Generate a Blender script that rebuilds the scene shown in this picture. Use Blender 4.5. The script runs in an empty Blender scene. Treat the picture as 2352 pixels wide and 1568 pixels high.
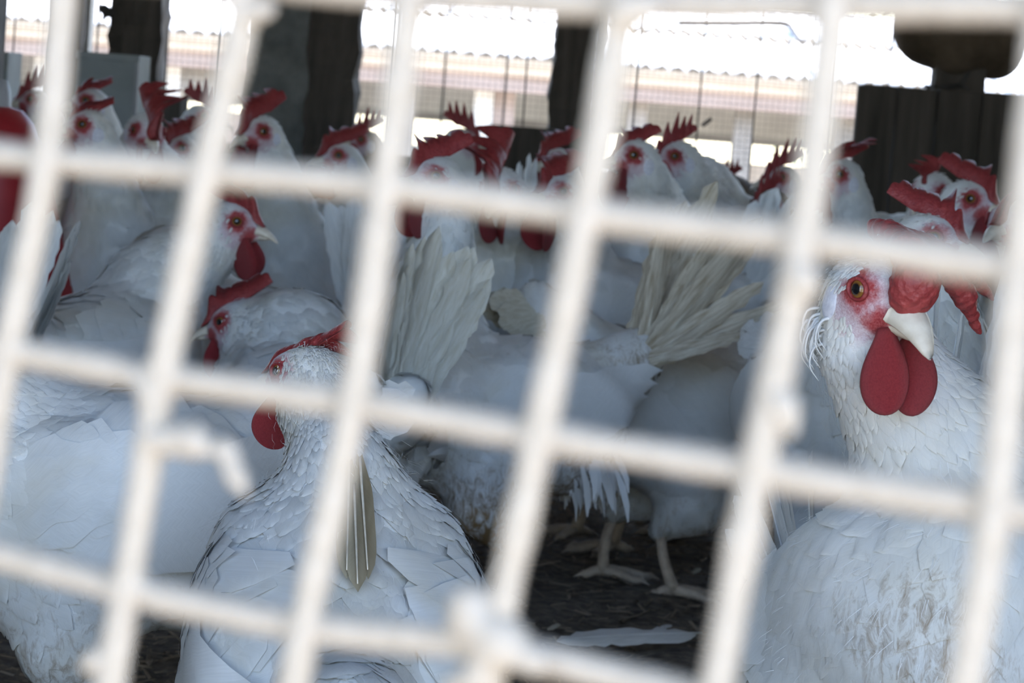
import bpy, math, random
import numpy as np
from mathutils import Matrix, Vector

random.seed(7)
RNG = np.random.default_rng(7)
scene = bpy.context.scene
col = scene.collection

# ------------------------------------------------------------------ camera
FPX = 5800.0                     # focal length in pixels of the 2352 x 1568 frame
CAM_H = 0.47
PITCH = math.radians(5.36)
ROLL = math.radians(4.4)
C0 = np.array([0.0, 0.0, CAM_H])
fwd = np.array([0.0, math.cos(PITCH), -math.sin(PITCH)])
r0 = np.array([1.0, 0.0, 0.0])
u0 = np.array([0.0, math.sin(PITCH), math.cos(PITCH)])
RGT = math.cos(ROLL) * r0 + math.sin(ROLL) * u0
UPV = math.cos(ROLL) * u0 - math.sin(ROLL) * r0

cam_data = bpy.data.cameras.new('camera')
cam_data.sensor_fit = 'HORIZONTAL'
cam_data.sensor_width = 22.3
cam_data.lens = 22.3 * FPX / 2352.0
cam_data.clip_start = 0.02
cam_data.clip_end = 500.0
cam_data.dof.use_dof = True
cam_data.dof.focus_distance = 1.42
cam_data.dof.aperture_fstop = 13.5
cam_data.dof.aperture_blades = 7
cam = bpy.data.objects.new('camera', cam_data)
col.objects.link(cam)
M = Matrix((RGT.tolist(), UPV.tolist(), (-fwd).tolist())).transposed().to_4x4()
M.translation = Vector(C0.tolist())
cam.matrix_world = M
scene.camera = cam


def P(x, y, d):
    """point seen at photo pixel (x, y), d metres deep"""
    return C0 + d * (fwd + (x - 1176.0) / FPX * RGT - (y - 784.0) / FPX * UPV)


# ------------------------------------------------------------------ sky, sun, exposure
SUN_EL, SUN_AZ = math.radians(58), math.radians(20)     # azimuth measured from +X towards +Y
world = bpy.data.worlds.new('world')
scene.world = world
world.use_nodes = True
wn = world.node_tree.nodes
wl = world.node_tree.links
wn.clear()
sky = wn.new('ShaderNodeTexSky')
sky.sky_type = 'NISHITA'
sky.sun_disc = False
sky.sun_elevation = SUN_EL
sky.sun_rotation = math.pi / 2 - SUN_AZ
sky.dust_density = 0.8
sky.air_density = 1.0
sky.ozone_density = 1.0
bg = wn.new('ShaderNodeBackground')
bg.inputs['Strength'].default_value = 1.0
wo = wn.new('ShaderNodeOutputWorld')
wl.new(sky.outputs[0], bg.inputs[0])
wl.new(bg.outputs[0], wo.inputs[0])

sun_data = bpy.data.lights.new('sun', 'SUN')
sun_data.energy = 22.0
sun_data.angle = math.radians(0.6)
sun_data.color = (1.0, 0.95, 0.88)
sun = bpy.data.objects.new('sun', sun_data)
col.objects.link(sun)
sdir = Vector((math.cos(SUN_EL) * math.cos(SUN_AZ), math.cos(SUN_EL) * math.sin(SUN_AZ), math.sin(SUN_EL)))
sun.rotation_euler = sdir.to_track_quat('Z', 'Y').to_euler()
sun.location = (6, 3, 9)

vs = scene.view_settings
vs.view_transform = 'Standard'
vs.look = 'None'
vs.exposure = 0.08
vs.gamma = 1.0
vs.use_curve_mapping = False
scene.cycles.max_bounces = 6
scene.cycles.diffuse_bounces = 4
scene.cycles.use_adaptive_sampling = True
scene.cycles.adaptive_threshold = 0.03
scene.cycles.use_denoising = True

# ------------------------------------------------------------------ materials


def mat_new(name):
    m = bpy.data.materials.new(name)
    m.use_nodes = True
    nt = m.node_tree
    b = nt.nodes['Principled BSDF']
    return m, nt, b


def nz(nt, scale, detail=4.0, rough=0.55, vec=None, dist=0.0):
    n = nt.nodes.new('ShaderNodeTexNoise')
    n.inputs['Scale'].default_value = scale
    n.inputs['Detail'].default_value = detail
    n.inputs['Roughness'].default_value = rough
    n.inputs['Distortion'].default_value = dist
    if vec is not None:
        nt.links.new(vec, n.inputs['Vector'])
    return n


def ramp(nt, src, stops):
    r = nt.nodes.new('ShaderNodeValToRGB')
    e = r.color_ramp.elements
    while len(e) < len(stops):
        e.new(0.5)
    for k, (p, c) in enumerate(stops):
        e[k].position = p
        e[k].color = (c[0], c[1], c[2], 1.0) if not isinstance(c, (int, float)) else (c, c, c, 1.0)
    nt.links.new(src, r.inputs[0])
    return r


def mixc(nt, fac, a, b, mode='MIX'):
    m = nt.nodes.new('ShaderNodeMix')
    m.data_type = 'RGBA'
    m.blend_type = mode
    for key, v in ((0, fac), (6, a), (7, b)):
        if isinstance(v, (int, float)):
            m.inputs[key].default_value = v
        elif isinstance(v, tuple):
            m.inputs[key].default_value = (v[0], v[1], v[2], 1.0)
        else:
            nt.links.new(v, m.inputs[key])
    return m.outputs[2]


def mathn(nt, op, a, b=0.0, clamp=False):
    m = nt.nodes.new('ShaderNodeMath')
    m.operation = op
    m.use_clamp = clamp
    for key, v in ((0, a), (1, b)):
        if isinstance(v, (int, float)):
            m.inputs[key].default_value = v
        else:
            nt.links.new(v, m.inputs[key])
    return m.outputs[0]


def bump(nt, b, height, strength=0.3, dist=0.002):
    n = nt.nodes.new('ShaderNodeBump')
    n.inputs['Strength'].default_value = strength
    n.inputs['Distance'].default_value = dist
    nt.links.new(height, n.inputs['Height'])
    nt.links.new(n.outputs[0], b.inputs['Normal'])


def objco(nt):
    return nt.nodes.new('ShaderNodeTexCoord').outputs['Object']


def attr(nt, name):
    n = nt.nodes.new('ShaderNodeAttribute')
    n.attribute_name = name
    return n


def simple(name, c1, c2, scale, rough=0.8, bstr=0.3, bdist=0.003, detail=6.0, metal=0.0, stretch=None):
    m, nt, b = mat_new(name)
    co = objco(nt)
    if stretch:
        mp = nt.nodes.new('ShaderNodeMapping')
        mp.inputs['Scale'].default_value = stretch
        nt.links.new(co, mp.inputs[0])
        co = mp.outputs[0]
    n = nz(nt, scale, detail, 0.6, co)
    r = ramp(nt, n.outputs[0], [(0.3, c1), (0.7, c2)])
    nt.links.new(r.outputs[0], b.inputs['Base Color'])
    b.inputs['Roughness'].default_value = rough
    b.inputs['Metallic'].default_value = metal
    if bstr:
        bump(nt, b, n.outputs[0], bstr, bdist)
    return m


WHITE_A = (0.66, 0.665, 0.66)
WHITE_B = (0.80, 0.805, 0.81)
CREAM = (0.62, 0.55, 0.40)
MUCK = (0.24, 0.155, 0.075)


def plume_color(nt, co, cols=None):
    big = nz(nt, 14.0, 3.0, 0.6, co)
    ca_, cb_ = cols or (WHITE_A, WHITE_B)
    base = ramp(nt, big.outputs[0], [(0.35, ca_), (0.65, cb_)]).outputs[0]
    if cols:
        return base
    crm = ramp(nt, nz(nt, 9.0, 4.0, 0.6, co, 0.6).outputs[0], [(0.45, 0.0), (0.78, 0.6)]).outputs[0]
    base = mixc(nt, crm, base, CREAM)
    d = attr(nt, 'dirt').outputs['Fac']
    mp = nt.nodes.new('ShaderNodeMapping')
    mp.inputs['Scale'].default_value = (1.0, 1.0, 0.38)
    nt.links.new(co, mp.inputs[0])
    fl = nz(nt, 150.0, 5.0, 0.75, mp.outputs[0], 0.8)
    thr = mathn(nt, 'ADD', fl.outputs[0], mathn(nt, 'MULTIPLY', d, 0.34))
    mk = ramp(nt, thr, [(0.66, 0.0), (0.86, 1.0)]).outputs[0]
    mk = mathn(nt, 'MULTIPLY', mk, mathn(nt, 'MULTIPLY', d, 1.15, True))
    return mixc(nt, mk, base, MUCK)


def make_body_mat(name='hen_hide', cols=None):
    """feathered hide; the bare face of the head is found from head-space coordinates"""
    m, nt, b = mat_new(name)
    co = objco(nt)
    plume = plume_color(nt, co, cols)
    hp = attr(nt, 'hp').outputs['Vector']
    ab = nt.nodes.new('ShaderNodeVectorMath')
    ab.operation = 'ABSOLUTE'
    nt.links.new(hp, ab.inputs[0])
    sep = nt.nodes.new('ShaderNodeSeparateXYZ')
    nt.links.new(hp, sep.inputs[0])
    cmb = nt.nodes.new('ShaderNodeCombineXYZ')
    sepa = nt.nodes.new('ShaderNodeSeparateXYZ')
    nt.links.new(ab.outputs[0], sepa.inputs[0])
    nt.links.new(sep.outputs[0], cmb.inputs[0])
    nt.links.new(sepa.outputs[1], cmb.inputs[1])
    nt.links.new(sep.outputs[2], cmb.inputs[2])

    def dist(pt):
        n = nt.nodes.new('ShaderNodeVectorMath')
        n.operation = 'DISTANCE'
        nt.links.new(cmb.outputs[0], n.inputs[0])
        n.inputs[1].default_value = pt
        return n.outputs['Value']
    wob = nz(nt, 160.0, 3.0, 0.6, co)
    wv = mathn(nt, 'MULTIPLY', mathn(nt, 'SUBTRACT', wob.outputs[0], 0.5), 0.012)
    face = ramp(nt, mathn(nt, 'ADD', dist((0.014, 0.016, -0.003)), wv), [(0.017, 1.0), (0.021, 0.0)]).outputs[0]
    red = ramp(nt, mathn(nt, 'ADD', dist((0.0105, 0.0185, 0.0045)), wv), [(0.0085, 1.0), (0.0135, 0.0)]).outputs[0]
    red2 = ramp(nt, mathn(nt, 'ADD', dist((0.024, 0.010, -0.008)), wv), [(0.007, 1.0), (0.0115, 0.0)]).outputs[0]
    red = mathn(nt, 'MAXIMUM', red, red2)
    fine = nz(nt, 900.0, 4.0, 0.7, co)
    skin = ramp(nt, fine.outputs[0], [(0.35, (0.50, 0.36, 0.40)), (0.65, (0.66, 0.58, 0.62))]).outputs[0]
    redc = ramp(nt, fine.outputs[0], [(0.35, (0.26, 0.022, 0.028)), (0.7, (0.46, 0.11, 0.11))]).outputs[0]
    c = mixc(nt, face, plume, skin)
    c = mixc(nt, mathn(nt, 'MULTIPLY', red, mathn(nt, 'ADD', face, 0.4, True)), c, redc)
    nt.links.new(c, b.inputs['Base Color'])
    b.inputs['Roughness'].default_value = 0.75
    b.inputs['Specular IOR Level'].default_value = 0.25
    hb = mathn(nt, 'ADD', fine.outputs[0], mathn(nt, 'MULTIPLY', nz(nt, 120.0, 5.0, 0.65, co).outputs[0], 2.0))
    bump(nt, b, hb, 0.5, 0.0012)
    return m


def make_feather_mat(name, tint=None, dirty=0.0):
    m, nt, b = mat_new(name)
    co = objco(nt)
    uv = nt.nodes.new('ShaderNodeUVMap').outputs[0]
    if tint is None:
        c = plume_color(nt, co)
    else:
        mp = nt.nodes.new('ShaderNodeMapping')
        mp.inputs['Scale'].default_value = (3.0, 16.0, 3.0)
        nt.links.new(co, mp.inputs[0])
        n = nz(nt, 1.6, 4.0, 0.65, mp.outputs[0], 0.4)
        c = ramp(nt, n.outputs[0], [(0.3, tint[0]), (0.7, tint[1])]).outputs[0]
    # barbs run obliquely off the shaft: u across (0..1), v along
    sp = nt.nodes.new('ShaderNodeSeparateXYZ')
    nt.links.new(uv, sp.inputs[0])
    au = mathn(nt, 'ABSOLUTE', mathn(nt, 'SUBTRACT', sp.outputs[0], 0.5))
    ph = mathn(nt, 'ADD', sp.outputs[1], mathn(nt, 'MULTIPLY', au, -0.55))
    cb = nt.nodes.new('ShaderNodeCombineXYZ')
    nt.links.new(mathn(nt, 'MULTIPLY', ph, 34.0), cb.inputs[0])
    nt.links.new(mathn(nt, 'MULTIPLY', sp.outputs[0], 2.0), cb.inputs[1])
    st = nz(nt, 1.0, 3.0, 0.6, cb.outputs[0])
    shade = ramp(nt, st.outputs[0], [(0.3, (0.92, 0.92, 0.915)), (0.65, (1, 1, 1))]).outputs[0]
    c = mixc(nt, 1.0, c, shade, 'MULTIPLY')
    nt.links.new(c, b.inputs['Base Color'])
    b.inputs['Roughness'].default_value = 0.62
    b.inputs['Specular IOR Level'].default_value = 0.3
    bump(nt, b, st.outputs[0], 0.2, 0.0005)
    tr = nt.nodes.new('ShaderNodeBsdfTranslucent')
    nt.links.new(c, tr.inputs[0])
    mx = nt.nodes.new('ShaderNodeMixShader')
    mx.inputs[0].default_value = 0.22
    out = nt.nodes['Material Output']
    nt.links.new(b.outputs[0], mx.inputs[1])
    nt.links.new(tr.outputs[0], mx.inputs[2])
    nt.links.new(mx.outputs[0], out.inputs[0])
    return m


def make_comb_mat(name, c1, c2):
    m, nt, b = mat_new(name)
    co = objco(nt)
    n1 = nz(nt, 320.0, 5.0, 0.7, co)
    n2 = nz(nt, 40.0, 3.0, 0.5, co)
    f = mathn(nt, 'ADD', mathn(nt, 'MULTIPLY', n1.outputs[0], 0.6), mathn(nt, 'MULTIPLY', n2.outputs[0], 0.4))
    r = ramp(nt, f, [(0.35, c1), (0.68, c2)])
    nt.links.new(r.outputs[0], b.inputs['Base Color'])
    b.inputs['Roughness'].default_value = 0.55
    b.inputs['Subsurface Weight'].default_value = 0.12
    b.inputs['Subsurface Radius'].default_value = (0.006, 0.0015, 0.001)
    b.inputs['Subsurface Scale'].default_value = 0.5
    vo = nt.nodes.new('ShaderNodeTexVoronoi')
    vo.inputs['Scale'].default_value = 520.0
    nt.links.new(co, vo.inputs['Vector'])
    bump(nt, b, mathn(nt, 'ADD', vo.outputs['Distance'], n1.outputs[0]), 0.5, 0.0008)
    return m


def make_eye_mat():
    m, nt, b = mat_new('hen_eye')
    co = objco(nt)
    sp = nt.nodes.new('ShaderNodeSeparateXYZ')
    nt.links.new(co, sp.inputs[0])
    rad = mathn(nt, 'SQRT', mathn(nt, 'ADD', mathn(nt, 'POWER', sp.outputs[0], 2.0), mathn(nt, 'POWER', sp.outputs[2], 2.0)))
    r = ramp(nt, mathn(nt, 'MULTIPLY', rad, 100.0), [(0.24, (0.006, 0.006, 0.008)), (0.28, (0.10, 0.045, 0.012)),
                                                    (0.40, (0.28, 0.13, 0.025)), (0.48, (0.05, 0.02, 0.012))])
    nt.links.new(r.outputs[0], b.inputs['Base Color'])
    b.inputs['Roughness'].default_value = 0.08
    b.inputs['Coat Weight'].default_value = 0.6
    return m


def make_leg_mat():
    m, nt, b = mat_new('hen_shank')
    co = objco(nt)
    w = nt.nodes.new('ShaderNodeTexVoronoi')
    w.inputs['Scale'].default_value = 260.0
    nt.links.new(co, w.inputs['Vector'])
    r = ramp(nt, nz(nt, 60.0, 4.0, 0.6, co).outputs[0], [(0.3, (0.30, 0.24, 0.19)), (0.7, (0.56, 0.47, 0.38))])
    nt.links.new(r.outputs[0], b.inputs['Base Color'])
    b.inputs['Roughness'].default_value = 0.6
    bump(nt, b, w.outputs['Distance'], 0.5, 0.001)
    return m


MT = {}
MT['hide'] = make_body_mat()
SHADE_BROWN = ((0.085, 0.06, 0.038), (0.15, 0.11, 0.075))  # dark brown stands in for the shade on backlit rear hens
MT['hide_shaded'] = make_body_mat('shaded_hide', SHADE_BROWN)
MT['plume_shaded'] = make_feather_mat('shaded_plumage', SHADE_BROWN)
MT['feather_shaded'] = make_feather_mat('shaded_feather', SHADE_BROWN)
MT['plume'] = make_feather_mat('plumage')
MT['feather'] = make_feather_mat('flight_feather', ((0.66, 0.66, 0.65), (0.80, 0.80, 0.80)))
MT['feather_cream'] = make_feather_mat('cream_feather', ((0.50, 0.44, 0.32), (0.74, 0.71, 0.62)))
MT['feather_pale'] = make_feather_mat('pale_feather', ((0.54, 0.51, 0.42), (0.72, 0.715, 0.68)))
MT['feather_dirty'] = make_feather_mat('soiled_feather', ((0.32, 0.25, 0.165), (0.74, 0.69, 0.59)))
MT['feather_worn'] = make_feather_mat('worn_feather', ((0.22, 0.17, 0.10), (0.52, 0.46, 0.34)))
MT['comb'] = make_comb_mat('comb_red', (0.17, 0.012, 0.016), (0.33, 0.05, 0.048))
MT['wattle'] = make_comb_mat('wattle_red', (0.17, 0.010, 0.015), (0.29, 0.032, 0.036))
MT['lobe'] = simple('earlobe_white', (0.52, 0.52, 0.60), (0.74, 0.74, 0.80), 400, 0.7, 0.4, 0.0006)
MT['beak'] = simple('beak_horn', (0.52, 0.45, 0.36), (0.68, 0.62, 0.52), 120, 0.45, 0.2, 0.0004)
MT['eye'] = make_eye_mat()
MT['shank'] = make_leg_mat()
MT['wire'] = simple('white_coated_wire', (0.34, 0.292, 0.236), (0.425, 0.372, 0.312), 320, 0.55, 0.6, 0.0008)
MT['dark_wire'] = simple('rusty_dark_wire', (0.035, 0.032, 0.03), (0.09, 0.08, 0.075), 60, 0.8, 0.2)
MT['fine_wire'] = simple('grey_screen_wire', (0.16, 0.16, 0.16), (0.30, 0.30, 0.30), 60, 0.7, 0.0)
MT['concrete'] = simple('rough_concrete', (0.13, 0.135, 0.13), (0.27, 0.27, 0.26), 14, 0.95, 0.8, 0.012, 10)
MT['timber'] = simple('dark_timber', (0.05, 0.042, 0.035), (0.12, 0.10, 0.085), 12, 0.9, 0.5, 0.004, 8, 0, (3, 3, 0.25))
MT['sheet'] = simple('grey_sheet_metal', (0.20, 0.22, 0.22), (0.32, 0.34, 0.34), 9, 0.6, 0.1, 0.002)
MT['red_plastic'] = simple('red_plastic', (0.27, 0.012, 0.018), (0.36, 0.025, 0.03), 20, 0.4, 0.08, 0.001)
MT['grey_plastic'] = simple('grey_plastic', (0.25, 0.25, 0.26), (0.36, 0.36, 0.37), 20, 0.5, 0.08, 0.001)
MT['litter_soil'] = simple('litter_soil', (0.055, 0.044, 0.035), (0.22, 0.175, 0.135), 70, 0.95, 1.0, 0.008, 10)
MT['straw'] = simple('straw_bits', (0.09, 0.07, 0.05), (0.34, 0.27, 0.20), 30, 0.9, 0.0)
MT['plaster'] = simple('limewashed_plaster', (0.50, 0.49, 0.47), (0.66, 0.65, 0.62), 7, 0.9, 0.3, 0.004)
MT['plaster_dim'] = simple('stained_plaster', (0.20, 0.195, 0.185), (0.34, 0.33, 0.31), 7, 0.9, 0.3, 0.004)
MT['ceiling'] = simple('fibre_cement_roof', (0.13, 0.127, 0.12), (0.22, 0.215, 0.205), 6, 0.9, 0.3, 0.004)
MT['roof'] = simple('white_roof_sheet', (0.62, 0.62, 0.63), (0.80, 0.80, 0.80), 5, 0.6, 0.2, 0.004)
MT['pink_beam'] = simple('pale_pink_beam', (0.31, 0.245, 0.215), (0.41, 0.34, 0.315), 5, 0.85, 0.3, 0.004, 6, 0, (0.5, 1, 3))
MT['grey_wall'] = simple('grey_render', (0.20, 0.19, 0.175), (0.32, 0.30, 0.28), 5, 0.9, 0.3, 0.004)
MT['tan_wall'] = simple('tan_render', (0.50, 0.42, 0.34), (0.62, 0.54, 0.45), 5, 0.9, 0.3, 0.004)
MT['earth'] = simple('pale_dry_earth', (0.34, 0.29, 0.23), (0.50, 0.44, 0.37), 2.5, 0.95, 0.6, 0.02, 8)
MT['leafy'] = simple('tree_leaves', (0.05, 0.09, 0.025), (0.13, 0.19, 0.06), 3, 0.7, 0.0)
MT['bark'] = simple('tree_bark', (0.06, 0.045, 0.03), (0.14, 0.10, 0.07), 12, 0.9, 0.6, 0.01)

# ------------------------------------------------------------------ mesh helpers


def link(o, parent=None):
    col.objects.link(o)
    if parent is not None:
        o.parent = parent
    return o


def mesh_np(name, verts, faces, mat=None, smooth=True, uv=None):
    """faces: (n,4) or (n,3) array or list of lists"""
    me = bpy.data.meshes.new(name)
    v = np.asarray(verts, dtype=np.float32)
    if isinstance(faces, np.ndarray):
        k = faces.shape[1]
        n = len(faces)
        me.vertices.add(len(v))
        me.vertices.foreach_set('co', v.ravel())
        me.loops.add(n * k)
        me.loops.foreach_set('vertex_index', faces.astype(np.int32).ravel())
        me.polygons.add(n)
        me.polygons.foreach_set('loop_start', np.arange(0, n * k, k, dtype=np.int32))
        me.update(calc_edges=True)
    else:
        me.from_pydata(v.tolist(), [], faces)
        me.update()
    if uv is not None:
        ul = me.uv_layers.new(name='UVMap')
        li = np.zeros(len(me.loops), dtype=np.int32)
        me.loops.foreach_get('vertex_index', li)
        ul.data.foreach_set('uv', np.asarray(uv, dtype=np.float32)[li].ravel())
    if smooth:
        me.polygons.foreach_set('use_smooth', np.ones(len(me.polygons), dtype=bool))
    if mat is not None:
        me.materials.append(mat)
    return me


def add(name, me, parent=None, matrix=None):
    o = bpy.data.objects.new(name, me)
    link(o, parent)
    if matrix is not None:
        o.matrix_local = matrix
    return o


def tag(o, label=None, category=None, group=None, kind=None):
    if label:
        o['label'] = label
    if category:
        o['category'] = category
    if group:
        o['group'] = group
    if kind:
        o['kind'] = kind
    return o


def empty(name, loc, rz=0.0):
    o = bpy.data.objects.new(name, None)
    o.empty_display_size = 0.05
    link(o)
    o.location = Vector(list(loc))
    o.rotation_euler = (0, 0, rz)
    return o


def box_verts(x0, x1, y0, y1, z0, z1):
    v = [(x0, y0, z0), (x1, y0, z0), (x1, y1, z0), (x0, y1, z0), (x0, y0, z1), (x1, y0, z1), (x1, y1, z1), (x0, y1, z1)]
    f = [(0, 3, 2, 1), (4, 5, 6, 7), (0, 1, 5, 4), (1, 2, 6, 5), (2, 3, 7, 6), (3, 0, 4, 7)]
    return v, f


def box(name, x0, x1, y0, y1, z0, z1, mat, parent=None, bev=0.0):
    v, f = box_verts(x0, x1, y0, y1, z0, z1)
    me = mesh_np(name, v, [list(q) for q in f], mat, smooth=False)
    o = add(name, me, parent)
    if bev:
        b = o.modifiers.new('bevel', 'BEVEL')
        b.width = bev
        b.segments = 2
    return o


def rough_post(name, x0, x1, y0, y1, z0, z1, mat, amp, step=0.025, parent=None, seed=0):
    """square pillar with crumbled edges: a skin of small quads pushed in and out"""
    rg = np.random.default_rng(seed)
    nzs = int((z1 - z0) / step) + 1
    per = []
    nx = max(2, int((x1 - x0) / step))
    ny = max(2, int((y1 - y0) / step))
    for t in np.linspace(0, 1, nx, endpoint=False):
        per.append((x0 + (x1 - x0) * t, y0))
    for t in np.linspace(0, 1, ny, endpoint=False):
        per.append((x1, y0 + (y1 - y0) * t))
    for t in np.linspace(0, 1, nx, endpoint=False):
        per.append((x1 - (x1 - x0) * t, y1))
    for t in np.linspace(0, 1, ny, endpoint=False):
        per.append((x0, y1 - (y1 - y0) * t))
    per = np.array(per)
    n = len(per)
    cx, cy = (x0 + x1) / 2, (y0 + y1) / 2
    zs = np.linspace(z0, z1, nzs)
    V = []
    nsm = rg.normal(size=(nzs, n))
    nsm = (nsm + np.roll(nsm, 1, 1) + np.roll(nsm, 1, 0)) / 1.7
    for k, z in enumerate(zs):
        d = per - np.array([cx, cy])
        s = 1 + amp * nsm[k][:, None] / np.linalg.norm(d, axis=1)[:, None]
        q = np.array([cx, cy]) + d * s
        for a in q:
            V.append((a[0], a[1], z))
    F = []
    for k in range(nzs - 1):
        for i in range(n):
            j = (i + 1) % n
            F.append([k * n + i, k * n + j, (k + 1) * n + j, (k + 1) * n + i])
    F.append(list(range(n))[::-1])
    F.append(list(range((nzs - 1) * n, nzs * n)))
    me = mesh_np(name, V, F, mat, smooth=False)
    return add(name, me, parent)


def tube(pts, rad, sides=8, caps=True):
    """swept tube, per-point radius, returns verts, quad/ngon faces"""
    pts = np.asarray(pts, float)
    n = len(pts)
    rad = np.broadcast_to(np.asarray(rad, float), (n,))
    tan = np.gradient(pts, axis=0)
    tan /= np.linalg.norm(tan, axis=1)[:, None] + 1e-12
    ref = np.array([0.0, 0.0, 1.0]) if abs(tan[0][2]) < 0.9 else np.array([1.0, 0.0, 0.0])
    V = []
    a = ref - tan[0] * ref.dot(tan[0])
    a /= np.linalg.norm(a)
    for k in range(n):
        a = a - tan[k] * a.dot(tan[k])
        a /= np.linalg.norm(a) + 1e-12
        b = np.cross(tan[k], a)
        for s in range(sides):
            th = 2 * math.pi * s / sides
            V.append(pts[k] + rad[k] * (math.cos(th) * a + math.sin(th) * b))
    F = []
    for k in range(n - 1):
        for s in range(sides):
            t = (s + 1) % sides
            F.append([k * sides + s, k * sides + t, (k + 1) * sides + t, (k + 1) * sides + s])
    if caps:
        F.append(list(range(sides))[::-1])
        F.append(list(range((n - 1) * sides, n * sides)))
    return V, F


class MB:
    def __init__(self):
        self.v = []
        self.f = []

    def add(self, v, f):
        o = len(self.v)
        self.v += [tuple(map(float, p)) for p in v]
        self.f += [[i + o for i in q] for q in f]
        return self

    def build(self, name, mat, parent=None, smooth=True, matrix=None):
        return add(name, mesh_np(name, self.v, self.f, mat, smooth), parent, matrix)


def catmull(pts, per=8):
    pts = np.asarray(pts, float)
    p = np.vstack([2 * pts[0] - pts[1], pts, 2 * pts[-1] - pts[-2]])
    out = []
    for i in range(1, len(p) - 2):
        for t in np.linspace(0, 1, per, endpoint=False):
            out.append(0.5 * ((2 * p[i]) + (-p[i - 1] + p[i + 1]) * t + (2 * p[i - 1] - 5 * p[i] + 4 * p[i + 1] - p[i + 2]) * t * t
                              + (-p[i - 1] + 3 * p[i] - 3 * p[i + 1] + p[i + 2]) * t ** 3))
    out.append(p[-2])
    return np.array(out)


# ------------------------------------------------------------------ distance fields and a surface-nets skin


def cone(a, b, ra, rb):
    a = np.asarray(a, np.float32)
    b = np.asarray(b, np.float32)
    ba = b - a
    L2 = float(ba.dot(ba)) + 1e-12

    def f(p):
        q = p - a
        t = np.clip(q @ ba / L2, 0, 1)
        return np.linalg.norm(q - t[..., None] * ba, axis=-1) - (ra + (rb - ra) * t)
    f.lo = np.minimum(a, b) - max(ra, rb)
    f.hi = np.maximum(a, b) + max(ra, rb)
    return f


def ellip(c, r, R=None):
    c = np.asarray(c, np.float32)
    r = np.asarray(r, np.float32)
    Rm = np.eye(3, dtype=np.float32) if R is None else np.asarray(R, np.float32)

    def f(p):
        q = (p - c) @ Rm            # into the ellipsoid's own axes (columns of Rm)
        k0 = np.linalg.norm(q / r, axis=-1)
        k1 = np.linalg.norm(q / (r * r), axis=-1) + 1e-9
        return k0 * (k0 - 1.0) / k1
    f.lo = c - r.max()
    f.hi = c + r.max()
    return f


def smin(a, b, k):
    h = np.clip(0.5 + 0.5 * (b - a) / k, 0, 1)
    return b + (a - b) * h - k * h * (1 - h)


class Field:
    def __init__(self):
        self.items = []

    def add(self, f, k):
        self.items.append((f, k))

    def __call__(self, p):
        d = None
        for f, k in self.items:
            e = f(p)
            d = e if d is None else smin(d, e, k)
        return d

    def bounds(self, pad):
        lo = np.min([f.lo for f, k in self.items], axis=0) - pad
        hi = np.max([f.hi for f, k in self.items], axis=0) + pad
        return lo, hi

    def normal(self, p, e=0.0015):
        d = self(p)
        g = np.stack([self(p + np.array(v, np.float32)) - d for v in ((e, 0, 0), (0, e, 0), (0, 0, e))], -1)
        return g / (np.linalg.norm(g, axis=-1, keepdims=True) + 1e-9), d


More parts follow.
